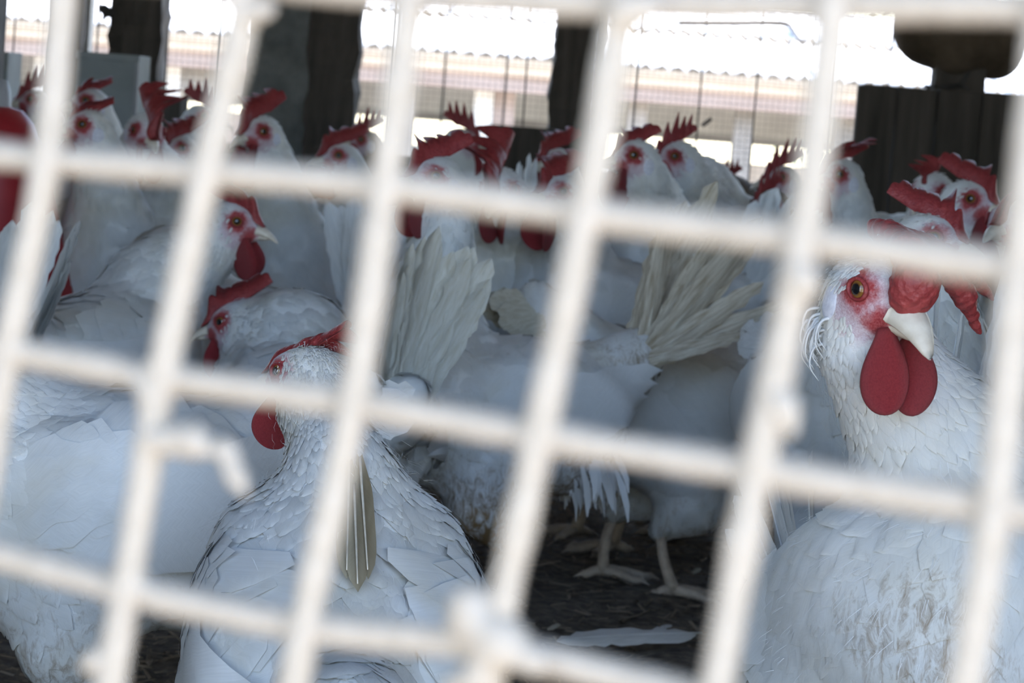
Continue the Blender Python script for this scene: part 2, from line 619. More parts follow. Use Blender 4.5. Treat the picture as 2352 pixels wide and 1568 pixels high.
def surface_nets(field, h, relax=2):
    lo, hi = field.bounds(2 * h)
    # coarse pass finds the blocks worth sampling
    n = np.ceil((hi - lo) / h).astype(int) + 1
    B = 8
    nb = (n + B - 1) // B
    n = nb * B + 1
    cb = [lo[i] + (np.arange(nb[i]) + 0.5) * B * h for i in range(3)]
    cg = np.stack(np.meshgrid(*cb, indexing='ij'), -1).astype(np.float32)
    cd = field(cg.reshape(-1, 3)).reshape(nb)
    live = np.abs(cd) < B * h * 1.25
    V = np.repeat(np.repeat(np.repeat(np.where(cd > 0, 1.0, -1.0), B, 0), B, 1), B, 2).astype(np.float32)
    V = np.pad(V, ((0, 1), (0, 1), (0, 1)), constant_values=1.0)
    ids = np.argwhere(live)
    off = np.stack(np.meshgrid(*[np.arange(B + 1)] * 3, indexing='ij'), -1).reshape(-1, 3)
    gi = (ids[:, None, :] * B + off[None]).reshape(-1, 3)
    pv = field((lo + gi * h).astype(np.float32))
    V[gi[:, 0], gi[:, 1], gi[:, 2]] = pv
    S = V < 0
    nx, ny, nzv = V.shape
    acc = np.zeros((nx - 1, ny - 1, nzv - 1, 3), np.float32)
    cnt = np.zeros((nx - 1, ny - 1, nzv - 1), np.float32)
    cr = [(i, j, k) for i in (0, 1) for j in (0, 1) for k in (0, 1)]
    for a in cr:
        for ax in range(3):
            if a[ax] == 0:
                b = list(a)
                b[ax] = 1
                sa = tuple(slice(a[i], a[i] + V.shape[i] - 1) for i in range(3))
                sb = tuple(slice(b[i], b[i] + V.shape[i] - 1) for i in range(3))
                x = S[sa] != S[sb]
                idx = np.nonzero(x)
                va, vb = V[sa][idx], V[sb][idx]
                t = va / (va - vb + 1e-12)
                p = np.tile(np.array(a, np.float32), (len(t), 1))
                p[:, ax] += t
                acc[idx] += p
                cnt[idx] += 1
    cells = np.nonzero(cnt)
    vid = -np.ones(cnt.shape, np.int32)
    vid[cells] = np.arange(len(cells[0]))
    verts = lo + h * (np.stack(cells, -1) + acc[cells] / cnt[cells][:, None])
    quads = []
    for ax in range(3):
        s0 = [slice(0, -1)] * 3
        sl0 = [slice(None)] * 3
        sl1 = [slice(None)] * 3
        sl0[ax] = slice(0, -1)
        sl1[ax] = slice(1, None)
        A, Bm = S[tuple(sl0)], S[tuple(sl1)]
        e = np.argwhere(A != Bm)
        o1, o2 = (ax + 1) % 3, (ax + 2) % 3
        ok = (e[:, o1] > 0) & (e[:, o2] > 0) & (e[:, o1] < cnt.shape[o1]) & (e[:, o2] < cnt.shape[o2])
        e = e[ok]
        flip = A[tuple(e.T)]

        def cell(d1, d2):
            q = e.copy()
            q[:, o1] += d1
            q[:, o2] += d2
            return vid[tuple(q.T)]
        q = np.stack([cell(-1, -1), cell(0, -1), cell(0, 0), cell(-1, 0)], -1)
        q[~flip] = q[~flip][:, ::-1]
        quads.append(q)
    quads = np.concatenate(quads)
    quads = quads[(quads >= 0).all(1)]
    verts = verts.astype(np.float32)
    for _ in range(relax):
        tgt = quads.ravel()
        src = np.roll(quads, -1, axis=1).ravel()
        c = np.bincount(tgt, minlength=len(verts)).astype(np.float32)
        s = np.stack([np.bincount(tgt, weights=verts[src, i], minlength=len(verts)) for i in range(3)], -1).astype(np.float32)
        verts = 0.45 * verts + 0.55 * s / np.maximum(c, 1)[:, None]
    return verts, quads

# ================================================================== SETTING: the hen house
FLOOR_X0, FLOOR_X1, Y_FRONT, Y_BACK = -3.2, 3.2, 0.50, 5.30


def wob_floor():
    nx, ny = 150, 190
    xs = np.linspace(-1.5, 1.5, nx)
    ys = np.linspace(0.7, 4.3, ny)
    X, Y = np.meshgrid(xs, ys, indexing='ij')
    Z = np.zeros_like(X)
    rg = np.random.default_rng(3)
    for k in range(26):
        kx, ky = rg.normal(size=2) * (8 + 5 * k)
        Z += np.sin(X * kx + Y * ky + rg.uniform(0, 6.28)) * 0.012 / (8 + 5 * k) * 8 * 0.35
    edge = np.clip(np.minimum.reduce([X + 1.5, 1.5 - X, Y - 0.7, 4.3 - Y]) / 0.1, 0, 1)
    Z = Z * edge - 0.002
    V = np.stack([X, Y, Z], -1).reshape(-1, 3)
    i = np.arange(nx * ny).reshape(nx, ny)
    F = np.stack([i[:-1, :-1], i[1:, :-1], i[1:, 1:], i[:-1, 1:]], -1).reshape(-1, 4)
    return V, F


fl = box('floor', FLOOR_X0, FLOOR_X1, Y_FRONT, Y_BACK + 0.15, -0.12, -0.012, MT['litter_soil'])
tag(fl, 'dark trampled dirt floor of the hen house', kind='structure')
v, f = wob_floor()
lt = add('litter_bed', mesh_np('litter_bed', v, f, MT['litter_soil']))
tag(lt, 'dark uneven bed of litter under the hens', 'litter', kind='stuff')

# loose straw and shavings on the litter
rg = np.random.default_rng(11)
N = 9000
px = rg.uniform(-0.75, 0.75, N)
py = rg.uniform(1.4, 3.3, N)
ln = rg.uniform(0.006, 0.030, N)
wd = rg.uniform(0.0006, 0.0022, N)
th = rg.uniform(0, math.pi, N)
tl = rg.uniform(-0.25, 0.25, N)
zz = rg.uniform(-0.001, 0.007, N)
dx, dy = np.cos(th), np.sin(th)
cen = np.stack([px, py, zz], -1)
du = np.stack([dx * ln / 2, dy * ln / 2, tl * ln / 2], -1)
dv = np.stack([-dy * wd, dx * wd, np.zeros(N)], -1)
up = np.zeros((N, 3))
up[:, 2] = wd * 0.8
V = np.stack([cen - du - dv, cen + du - dv, cen + du + dv, cen - du + dv, cen - du + up, cen + du + up], 1).reshape(-1, 3)
base = np.arange(N)[:, None] * 6
F = np.concatenate([base + np.array([0, 1, 5, 4]), base + np.array([3, 4, 5, 2])])
st = add('straw_litter', mesh_np('straw_litter', V, F, MT['straw'], smooth=False))
tag(st, 'scattered straw and shavings over the dark floor', 'straw', kind='stuff')

# ceiling (corrugated underside), side walls, sills
nx = 260
xs = np.linspace(-3.4, 3.4, nx)
zc = 0.02 * np.sin(xs * 2 * math.pi / 0.15)
V, F = [], []
for i in range(nx):
    V += [(xs[i], -0.35, 1.88 + zc[i]), (xs[i], 2.9, 2.45 + zc[i]), (xs[i], 6.1, 1.9 + zc[i])]
for i in range(nx - 1):
    for k in range(2):
        F.append([i * 3 + k, i * 3 + k + 1, i * 3 + 3 + k + 1, i * 3 + 3 + k])
ce = add('ceiling', mesh_np('ceiling', V, F, MT['ceiling']))
sm = ce.modifiers.new('thickness', 'SOLIDIFY')
sm.thickness = 0.012
tag(ce, 'corrugated roof underside of the hen house', kind='structure')
for nm, x0, x1 in (('wall_left', -3.32, -3.2), ('wall_right', 3.2, 3.32)):
    tag(box(nm, x0, x1, Y_FRONT, Y_BACK + 0.15, -1.3, 2.35, MT['plaster_dim']), 'limewashed side wall of the hen house', kind='structure')
tag(box('wall_back', -3.2, 3.2, Y_BACK, Y_BACK + 0.12, -1.3, 0.33, MT['concrete']), 'low concrete wall under the far wire screen', kind='structure')
wf = bpy.data.objects.new('wall_front', None)
link(wf)
for k, (x0, x1, z0, z1) in enumerate(((-3.2, 3.2, -1.3, 0.02), (-3.2, -0.74, 0.02, 1.9), (0.74, 3.2, 0.02, 1.9), (-0.74, 0.74, 1.4, 1.9))):
    box(('sill_wall', 'side_wall', 'side_wall', 'header_wall')[k], x0, x1, Y_FRONT - 0.08, Y_FRONT, z0, z1, MT['plaster_dim'], wf)
tag(wf, 'front wall of the hen house around the mesh opening', kind='structure')

for vx in (-0.36,):  # added out of view to keep skylight off the mesh's left part
    tag(rough_post('shade_post', vx - 0.05, vx + 0.05, 0.05, 0.15, -1.3, 1.9, MT['timber'], 0.002, 0.05, None, 8), 'unseen dark post added outside the mesh to shade its left side', 'post')
# pillars of the far side
def px_x(x, y, d):
    return float(P(x, y, d)[0])

def px_z(x, y, d):
    return float(P(x, y, d)[2])

def px_y(x, y, d):
    return float(P(x, y, d)[1])


def pillar(name, xa, xb, yref, d, depth, mat, amp, label, cat, seed, step=0.025):
    x0, x1 = px_x(xa, yref, d), px_x(xb, yref, d)
    y0 = px_y((xa + xb) / 2, yref, d)
    o = rough_post(name, x0, x1, y0, y0 + depth, -0.01, 2.1, mat, amp, step, None, seed)
    return tag(o, label, cat)


pillar('concrete_pillar', 562, 712, 150, 4.75, 0.20, MT['concrete'], 0.0035, 'thick grey concrete pillar at the far side, its shaded right face made as a separate dark post', 'pillar', 1)
pillar('timber_post', 709, 818, 150, 4.72, 0.10, MT['timber'], 0.004, 'shaded right face of the grey concrete pillar, painted as a dark jagged post', 'post', 12)  # dark colour stands in for the pillar's unlit right face
pillar('timber_post', 246, 366, 100, 5.05, 0.11, MT['timber'], 0.004, 'dark rough post behind the tall grey sheet box on the left', 'post', 2)
pillar('timber_post', 112, 184, 100, 5.1, 0.09, MT['timber'], 0.002, 'narrow dark post at far left, left of the grey sheet box', 'post', 3)
pillar('timber_post', 1272, 1368, 150, 5.0, 0.12, MT['timber'], 0.004, 'dark jagged post in the middle, above a low dark box', 'post', 4)
pillar('timber_post', 2155, 2272, 100, 4.62, 0.05, MT['timber'], 0.001, 'dark upright post at right in front of the perched hen', 'post', 5)
pillar('pale_post', 1369, 1392, 150, 5.12, 0.12, MT['plaster'], 0.003, 'lit right side of the jagged middle post, painted as a thin pale strip', 'post', 6)  # pale colour paints in the lit side of the middle post
pillar('pale_post', 180, 206, 60, 5.16, 0.05, MT['plaster'], 0.001, 'thin pale post beside the narrow dark post at far left', 'post', 7)


def panel_box(name, xa, xb, ytop, d, depth, mat, label, cat, lip=True, ridge=False):
    """an open-topped sheet box standing on the floor"""
    xm = (xa + xb) / 2
    x0, x1 = px_x(xa, ytop, d), px_x(xb, ytop, d)
    y0 = px_y(xm, ytop, d)
    z1 = px_z(xm, ytop, d)
    e = empty(name, ((x0 + x1) / 2, y0 + depth / 2, 0))
    w = (x1 - x0) / 2
    h = depth / 2
    t = 0.006
    box('front_panel', -w, w, -h, -h + t, 0, z1, mat, e, 0.001)
    box('back_panel', -w, w, h - t, h, 0, z1, mat, e, 0.001)
    box('side_panel', -w, -w + t, -h + t, h - t, 0, z1, mat, e, 0.001)
    box('side_panel', w - t, w, -h + t, h - t, 0, z1, mat, e, 0.001)
    box('base_panel', -w + t, w - t, -h + t, h - t, 0, t, mat, e, 0.001)
    if lip:
        box('rim', -w - 0.003, w + 0.003, -h - 0.004, -h, z1 - 0.012, z1, mat, e, 0.001)
    if ridge:
        box('corner_strip', w - 0.004, w + 0.003, -h - 0.004, -h + 0.004, 0, z1 - 0.013, MT['grey_plastic'], e, 0.001)
    return tag(e, label, cat)


panel_box('feed_hopper', 178, 318, 122, 4.2, 0.14, MT['sheet'], 'tall grey sheet metal box in front of the left dark post', 'hopper', True, True)
panel_box('feed_box', 345, 416, 222, 4.5, 0.10, MT['timber'], 'small dark box at left between the grey sheet box and concrete pillar', 'box', False)
panel_box('feed_box', -60, 20, 116, 4.4, 0.12, MT['sheet'], 'grey box cut off by the upper left edge of the view', 'box', False)
panel_box('feed_box', 1122, 1282, 292, 4.85, 0.10, MT['timber'], 'low dark box at the foot of the jagged middle post', 'box', False)

# dark board partition at right, boards one by one
e = empty('board_partition', (px_x(2150, 300, 4.6), px_y(2150, 300, 4.6), 0))
ex = e.location.x
edges = [1958, 2050, 2143, 2245, 2352, 2460]
tops = [198, 203, 208, 214, 222]
for k in range(5):
    xa, xb = px_x(edges[k] + 1.5, 330, 4.6) - ex, px_x(edges[k + 1] - 1.5, 330, 4.6) - ex
    zt = px_z((edges[k] + edges[k + 1]) / 2, tops[k], 4.6)
    box('board', xa, xb, -0.012 + 0.002 * (k % 2), 0.012, 0.0, zt, MT['timber'], e, 0.002)
RAIL_Z = px_z(2150, 206, 4.65)
box('top_rail', px_x(1984, 200, 4.6) - ex, px_x(2460, 200, 4.6) - ex, 0.013, 0.075, RAIL_Z - 0.05, RAIL_Z, MT['timber'], e, 0.003)
tag(e, 'dark wooden board partition at right below the perched hen', 'partition')

# far wire screen: stout dark uprights as wires, fine hardware cloth as stuff
YS = 5.24
scr = empty('wire_screen', (0, YS, 0))
Z0, Z1 = 0.33, 1.25
for xp in (36, 120, 222, 384, 508, 905, 917, 1024, 1166, 1208, 1464, 1612, 1740, 1905, 2040):
    x = px_x(xp, 150, YS)
    # screen wires lean a little, as the photo shows
    jit = 0.004 * math.sin(xp)
    V, F = tube([(x + jit, 0, Z0), (x + jit * 0.4, 0.002, 0.6), (x - jit * 0.5, 0, 0.85), (x - jit, 0, Z1)], 0.0021 if xp != 917 else 0.003, 6)
    MB().add(V, F).build('upright_wire', MT['dark_wire'], scr)
mb = MB()
for x in np.arange(-1.3, 1.3, 0.0125):
    v, f = box_verts(x - 0.00035, x + 0.00035, 0.006, 0.0067, Z0, Z1)
    mb.add(v, f)
for z in np.arange(Z0, 0.82, 0.0125):
    v, f = box_verts(-1.3, 1.3, 0.0067, 0.0074, z - 0.0004, z + 0.0004)
    mb.add(v, f)
hc = mb.build('hardware_cloth', MT['fine_wire'], scr, False)
hc['kind'] = 'stuff'
hc['label'] = 'fine grey hardware cloth of the screen'
mb = MB()
for za in (Z0 + 0.004, Z1 - 0.004):
    v, f = box_verts(-1.35, 1.35, -0.01, 0.012, za - 0.012, za + 0.012)
    mb.add(v, f)
mb.build('screen_rail', MT['timber'], scr, False)
tag(scr, 'far wire screen with dark uprights, the neighbouring shed seen through it', 'wire screen')
# snag of wire on an upright
V, F = tube(catmull([P(1612, 288, 5.2), P(1622, 282, 5.2), P(1634, 272, 5.2)], 4), 0.004, 6)
tag(MB().add(V, F).build('wire_snag', MT['dark_wire']), 'short dark twist of wire caught on the far screen', 'wire')

# dark clod stuck to the left post
fld = Field()
for (a, b, r) in (((238, 20), (252, 30), 0.010), ((230, 18), (238, 24), 0.006), ((240, 34), (238, 45), 0.004)):
    fld.add(cone(P(a[0], a[1], 5.03), P(b[0], b[1], 5.03), r, r), 0.004)
v, f = surface_nets(fld, 0.003, 1)
tag(add('dirt_clod', mesh_np('dirt_clod', v, f, MT['dark_wire'])), 'dark clod clinging to the edge of the left dark post', 'clod')

# ================================================================== OUTSIDE: ground and the neighbouring shed
gr = box('ground', -60, 60, -40, 90, -1.5, -1.3, MT['earth'])
tag(gr, 'pale dry ground outside the hen house', kind='structure')

SD = 12.0


def zz_at(ypx_at_1176, d):
    return px_z(1176, ypx_at_1176, d)


z_eave = zz_at(133, SD)
z_fb = zz_at(213, SD)
shed = empty('neighbour_shed', (0, SD, -1.3))
G = -1.3


def sb(name, x0, x1, y0, y1, z0, z1, mat, bev=0.004):
    return box(name, x0, x1, y0 - SD, y1 - SD, z0 - G, z1 - G, mat, shed, bev)


sb('eave_beam', -4.5, 4.5, SD, SD + 0.12, z_fb, z_eave - 0.03, MT['pink_beam'], 0.01)
sb('eave_batten', -4.5, 4.5, SD - 0.03, SD, z_eave - 0.085, z_eave - 0.035, MT['tan_wall'], 0.005)
sb('inner_beam', -4.5, 4.5, SD + 1.1, SD + 1.2, z_fb - 0.13, z_fb + 0.10, MT['plaster'])
sb('rear_beam', -4.5, 4.5, SD + 4.6, SD + 4.75, z_fb - 0.20, z_fb + 0.2, MT['grey_wall'])
for xa, xb, mt in ((1083, 1128, 'plaster'), (1128, 1178, 'pink_beam'), (366, 400, 'plaster'), (1690, 1732, 'grey_wall'), (1440, 1486, 'grey_wall'), (60, 95, 'plaster'),
                   (1920, 2000, 'grey_wall'), (905, 942, 'grey_wall')):
    x0, x1 = px_x(xa, 300, SD), px_x(xb, 300, SD)
    y0 = SD + 0.13 if xa != 1128 else SD + 0.16
    sb('shed_post', x0, x1, y0, y0 + 0.14, G, z_fb + 0.03, MT[mt])
sb('parapet', -4.5, px_x(800, 300, SD), SD + 0.3, SD + 0.42, G, zz_at(310, SD), MT['pink_beam'])
sb('parapet', px_x(1440, 300, SD), 4.5, SD + 0.3, SD + 0.42, G, zz_at(337, SD), MT['tan_wall'])
sb('parapet', px_x(800, 300, SD), px_x(1440, 300, SD), SD + 0.3, SD + 0.42, G, zz_at(352, SD), MT['plaster'])
for xa, xb, yt, yb in ((402, 560, 207, 268), ):
    sb('shutter_panel', px_x(xa, 200, SD), px_x(xb, 200, SD), SD + 0.14, SD + 0.17, px_z(480, 212, SD), px_z(480, 150, SD) , MT['grey_wall'])
# roof of corrugated sheets
SHW, n_c = 0.9, 37
z_ridge = zz_at(-8, SD + 2.6)
RUN = 2.75


def roof_sheet_mesh():
    xs = np.linspace(-SHW / 2 - 0.03, SHW / 2 + 0.03, n_c)
    z = 0.016 * np.cos(xs * 2 * math.pi / 0.075)
    L = math.hypot(RUN, z_ridge - z_eave) / 2 + 0.06
    V, F = [], []
    for i in range(n_c):
        V += [(xs[i], 0, z[i]), (xs[i], L, z[i])]
    for i in range(n_c - 1):
        F.append([i * 2, i * 2 + 2, i * 2 + 3, i * 2 + 1])
    return mesh_np('roof_sheet', V, F, MT['roof'])


rsm = roof_sheet_mesh()
ang = math.atan2(z_ridge - z_eave, RUN)
for i in range(-5, 6):
    for r in range(2):
        o = add('roof_sheet', rsm, shed)
        yy = -0.12 + r * (RUN / 2) * 1.0
        rr = random.uniform(-0.006, 0.006)
        o.location = (i * SHW + 0.02 * r, yy, z_eave - G + yy * math.tan(ang) + 0.03 + (0.025 if r else 0.0))
        o.rotation_euler = (ang + rr, 0, random.uniform(-0.004, 0.004))
        s = o.modifiers.new('thickness', 'SOLIDIFY')
        s.thickness = 0.006
sb('ridge_cap', -4.6, 4.6, SD + RUN - 0.14, SD + RUN + 0.12, z_ridge + 0.02, z_ridge + 0.05, MT['roof'])
rb = sb('rear_roof', -4.6, 4.6, SD + RUN, SD + 5.3, z_eave - 0.02, z_eave + 0.0, MT['roof'])
rb.data.vertices[4].co.z = rb.data.vertices[5].co.z = z_ridge + 0.03 - G
rb.data.vertices[0].co.z = rb.data.vertices[1].co.z = z_ridge + 0.0 - G
tag(shed, 'neighbouring open shed with white corrugated roof seen through the far screen', 'shed')
# bent cable lying on that roof


def on_roof(x, y):
    a, b = P(x, y, 1.0) - C0, None
    # intersect the view line with the roof plane
    t = 12.0
    for _ in range(30):
        p = C0 + a * t
        zr = z_eave + (p[1] - SD) * math.tan(ang) + 0.08
        t += (p[2] - zr) / -(a[2] - a[1] * math.tan(ang)) if abs(a[2] - a[1] * math.tan(ang)) > 1e-6 else 0
    return C0 + a * t


V, F = tube(catmull([on_roof(*q) for q in ((1560, 50), (1700, 50), (1800, 52), (1822, 70), (1836, 92), (1852, 92))], 5), 0.012, 6)
tag(MB().add(V, F).build('bent_cable', MT['dark_wire']), 'dark bent cable lying on the white corrugated roof', 'cable')

# a tree behind the shed, just showing at the roof line
def tree(x, y, h, seed, label):
    rg = np.random.default_rng(seed)
    e = empty('tree', (x, y, G))
    V, F = tube([(0, 0, 0), (0.05, 0, h * 0.35), (0, 0.04, h * 0.7)], [0.12, 0.09, 0.05], 8)
    MB().add(V, F).build('trunk', MT['bark'], e)
    n = 2600
    p = rg.normal(size=(n, 3)) * np.array([0.55, 0.55, 0.42])
    p *= np.clip(1.25 / (np.linalg.norm(p, axis=1, keepdims=True) + 1e-6), 0, 1.0)
    p[:, 2] += h * 0.75
    a = rg.normal(size=(n, 3))
    a /= np.linalg.norm(a, axis=1, keepdims=True)
    b = np.cross(a, rg.normal(size=(n, 3)))
    b /= np.linalg.norm(b, axis=1, keepdims=True)
    L = 0.075
    V = np.stack([p, p + a * L * .5 + b * L * .25, p + a * L, p + a * L * .5 - b * L * .25], 1).reshape(-1, 3)
    F = np.arange(n * 4).reshape(n, 4)
    o = add('foliage', mesh_np('foliage', V, F, MT['leafy'], smooth=False), e)
    o['kind'] = 'stuff'
    tag(e, label, 'tree')


tree(px_x(2150, 60, 19), 19, px_z(2150, 30, 19) - G, 5, 'green tree behind the ridge of the neighbouring shed')

# ================================================================== HENS
def unit(v):
    v = np.asarray(v, float)
    return v / (np.linalg.norm(v) + 1e-12)


def feather_mesh(name, mat, seed, tipw=0.55, ragged=0.10, shaft=True, n=18, sharp=False):
    """unit feather: shaft along +X (0..1), vane across Y (half width about 0.12), slight cup in Z"""
    rg = np.random.default_rng(seed)
    xs = np.linspace(0, 1, n)
    V, UV, F = [], [], []
    cols = [-1.0, -0.55, 0.0, 0.55, 1.0]
    for i, x in enumerate(xs):
        w = 0.125 * min(1.0, (x / 0.16) ** 0.7 if x > 0 else 0.0)
        if x > tipw:
            t = (x - tipw) / (1 - tipw)
            w *= math.sqrt(max(0.0, 1 - t ** (1.6 if sharp else 2.6))) * 0.97 + 0.02
        wl = w * (1 + ragged * rg.normal() * 0.6)
        wr = w * (1 + ragged * rg.normal() * 0.6) * 0.85
        if rg.random() < 0.12:
            wl *= 0.7
        if rg.random() < 0.12:
            wr *= 0.72
        for c in cols:
            ww = wl if c < 0 else wr
            y = c * ww
            xx = x + abs(c) * 0.05 * (0.2 + x) - 0.03 * (c != 0)
            V.append((xx, y, 0.018 * (1 - c * c) + 0.05 * x * (1 - x) + rg.normal() * 0.0012))
            UV.append((c * 0.5 + 0.5, x))
    k = len(cols)
    for i in range(n - 1):
        for j in range(k - 1):
            F.append([i * k + j, (i + 1) * k + j, (i + 1) * k + j + 1, i * k + j + 1])
    if shaft:
        pts = [(x, 0, 0.021 + 0.05 * x * (1 - x)) for x in np.linspace(-0.06, 0.96, 8)]
        v2, f2 = tube(pts, np.linspace(0.011, 0.002, 8), 5)
        o = len(V)
        V += [tuple(p) for p in v2]
        UV += [(0.5, 0.5)] * len(v2)
        F += [[q + o for q in ff] for ff in f2]
    return mesh_np(name, V, F, mat, True, UV)


FEATHERS = {}
for key in ('feather', 'feather_cream', 'feather_dirty', 'feather_worn', 'feather_shaded', 'feather_pale'):
    FEATHERS[key] = [feather_mesh('vane_' + key, MT[key], 20 + s, 0.55 + 0.06 * s, 0.10 if key == 'feather' else 0.22) for s in range(3)]


def comb_mesh(seed, flop, spikes=6, height=0.040, length=0.066, side=1, droop=0.0, front=0.006, bend=0.55, fw=0.13, leanmin=0.15):
    """single comb: serrated blade along the head midline in head space (x forward, y left, z up), bending over to one side"""
    rg = np.random.default_rng(seed)
    nu, nv = 64, 12
    V = []
    spk = np.linspace(0.10, 0.93, spikes)
    hs = height * np.array([0.62 + 0.45 * math.sin(math.pi * min(1, (s + 0.12))) for s in spk]) * rg.uniform(0.88, 1.12, spikes)
    us = np.linspace(0, 1, nu)
    base_x = 0.031 - us * length
    base_z = 0.001 + 0.0195 * np.sin(np.clip(us * 1.15 + 0.06, 0, 1) * math.pi * 0.62)
    base_z = np.where(us > 0.62, 0.0195 + (us - 0.62) * 0.028, base_z)
    for s in (1, -1):
        for i, u in enumerate(us):
            g = min(1, 0.12 + u / 0.26) * min(1, (1 - u) / 0.22 + 0.06)
            hh = 0.40 * height * g
            for sp, hsp in zip(spk, hs):
                d = abs(u - sp) / (0.5 * 0.83 / (spikes - 1))
                if d < 1:
                    hh = max(hh, (0.40 * height + (hsp - 0.40 * height) * (1 - d ** 1.1)) * g)
            # frontal lobe is thick and fleshy
            thick = 0.0030 + front * math.exp(-((u - 0.08) / fw) ** 2)
            y, z, a = 0.0, 0.0, 0.0
            lean = flop * (leanmin + (1 - leanmin) * min(1.0, u / 0.35))
            for k in range(nv):
                t = k / (nv - 1)
                if k:
                    a = lean * min(1.0, (t * hh) / (height * bend)) ** 1.1
                    st = hh / (nv - 1)
                    y += math.sin(a) * st * side
                    z += math.cos(a) * st
                th = thick * (1 - 0.72 * t ** 1.5) * (1 if k < nv - 1 else 0.25)
                ny, nzv = math.cos(a), -math.sin(a) * side
                # rake spikes back, waviness of the blade
                rake = -0.30 * (t * hh) * (0.4 + u)
                wv = 0.0022 * math.sin(u * 9 + seed) * t
                V.append((base_x[i] + rake + (0.010 if u < 0.05 else 0.0) * (1 - u / 0.05) * 0.3, y + s * th * ny * 0.8 + wv, base_z[i] + z + s * th * nzv * 0.8 - droop * t * t * u))
    F = []
    for side_i in range(2):
        o = side_i * nu * nv
        for i in range(nu - 1):
            for k in range(nv - 1):
                q = [o + i * nv + k, o + (i + 1) * nv + k, o + (i + 1) * nv + k + 1, o + i * nv + k + 1]
                F.append(q if side_i else q[::-1])
    A, B = 0, nu * nv
    for i in range(nu - 1):
        for k in (0, nv - 1):
            q = [A + i * nv + k, A + (i + 1) * nv + k, B + (i + 1) * nv + k, B + i * nv + k]
            F.append(q if k else q[::-1])
    for k in range(nv - 1):
        for i in (0, nu - 1):
            q = [A + i * nv + k, A + i * nv + k + 1, B + i * nv + k + 1, B + i * nv + k]
            F.append(q if i == 0 else q[::-1])
    return mesh_np('comb', V, F, MT['comb'])


def wattle_mesh(seed):
    """hanging lobe, root at origin, hangs to -Z by 1, width along X"""
    rg = np.random.default_rng(seed)
    nu, nv = 20, 18
    V, F = [], []
    for i in range(nv + 1):
        t = 1 - (1 - i / nv) ** 1.5
        w = (0.13 + 0.24 * math.sin(math.pi / 2 * min(1, t / 0.60)) ** 1.3) if t < 0.60 else 0.37 * math.sqrt(max(0.0004, 1 - ((t - 0.60) / 0.40) ** 2))
        th = 0.085 * (1 - 0.45 * t) * (math.sqrt(max(0.0, 1 - t ** 6)) + 0.02)
        for j in range(nu):
            a = 2 * math.pi * j / nu
            x = w * math.cos(a) + 0.05 * math.sin(t * 3 + seed)
            y = th * math.sin(a) * (1 + 0.25 * math.cos(a * 3 + seed)) + 0.05 * math.sin(t * 4 + seed * 2) + 0.02 * math.cos(a * 2)
            V.append((x, y, -t))
    for i in range(nv):
        for j in range(nu):
            k = (j + 1) % nu
            F.append([i * nu + j, i * nu + k, (i + 1) * nu + k, (i + 1) * nu + j][::-1])
    F.append(list(range(nu)))
    F.append([nv * nu + j for j in range(nu)][::-1])
    return mesh_np('wattle', V, F, MT['wattle'])


def beak_mesh(upper):
    n, s = 12, 12
    V, F = [], []
    for i in range(n):
        t = i / (n - 1)
        L = 0.0225 if upper else 0.0165
        x = t * L
        drop = -0.0060 * t ** 2.4 if upper else 0.0005 * t
        w = (0.0085 if upper else 0.0062) * (1 - t) ** 0.62 + 0.0005
        hgt = (0.0078 if upper else 0.0036) * (1 - t ** 1.5) ** 0.7 + 0.0004
        for j in range(s):
            a = 2 * math.pi * j / s
            yy = w * math.cos(a)
            zz = math.sin(a)
            zz = zz * hgt if (zz > 0) == upper else zz * hgt * 0.25
            V.append((x, yy, zz + drop))
    for i in range(n - 1):
        for j in range(s):
            k = (j + 1) % s
            F.append([i * s + j, (i + 1) * s + j, (i + 1) * s + k, i * s + k][::-1])
    F.append(list(range(s))[::-1][::-1])
    F.append([(n - 1) * s + j for j in range(s)][::-1])
    return mesh_np('upper_beak' if upper else 'lower_beak', V, F, MT['beak'])


def ball_mesh(name, mat, r, sy=1.0, sx=1.0, sz=1.0, nu=18, nv=12):
    V, F = [], []
    for i in range(nv + 1):
        ph = math.pi * i / nv
        for j in range(nu):
            a = 2 * math.pi * j / nu
            V.append((r * sx * math.sin(ph) * math.cos(a), r * sy * math.cos(ph), r * sz * math.sin(ph) * math.sin(a)))
    for i in range(nv):
        for j in range(nu):
            k = (j + 1) % nu
            F.append([i * nu + j, i * nu + k, (i + 1) * nu + k, (i + 1) * nu + j][::-1])
    return mesh_np(name, V, F, mat)


COMBS = {('L', k): comb_mesh(k, 1.5, 5 + k % 2, 0.046, 0.070, 1) for k in range(2)}
COMBS.update({('R', k): comb_mesh(k + 5, 1.5, 5 + k % 2, 0.046, 0.070, -1) for k in range(2)})
COMBS.update({('U', k): comb_mesh(k + 9, 0.25, 6, 0.036, 0.064, 1) for k in range(2)})


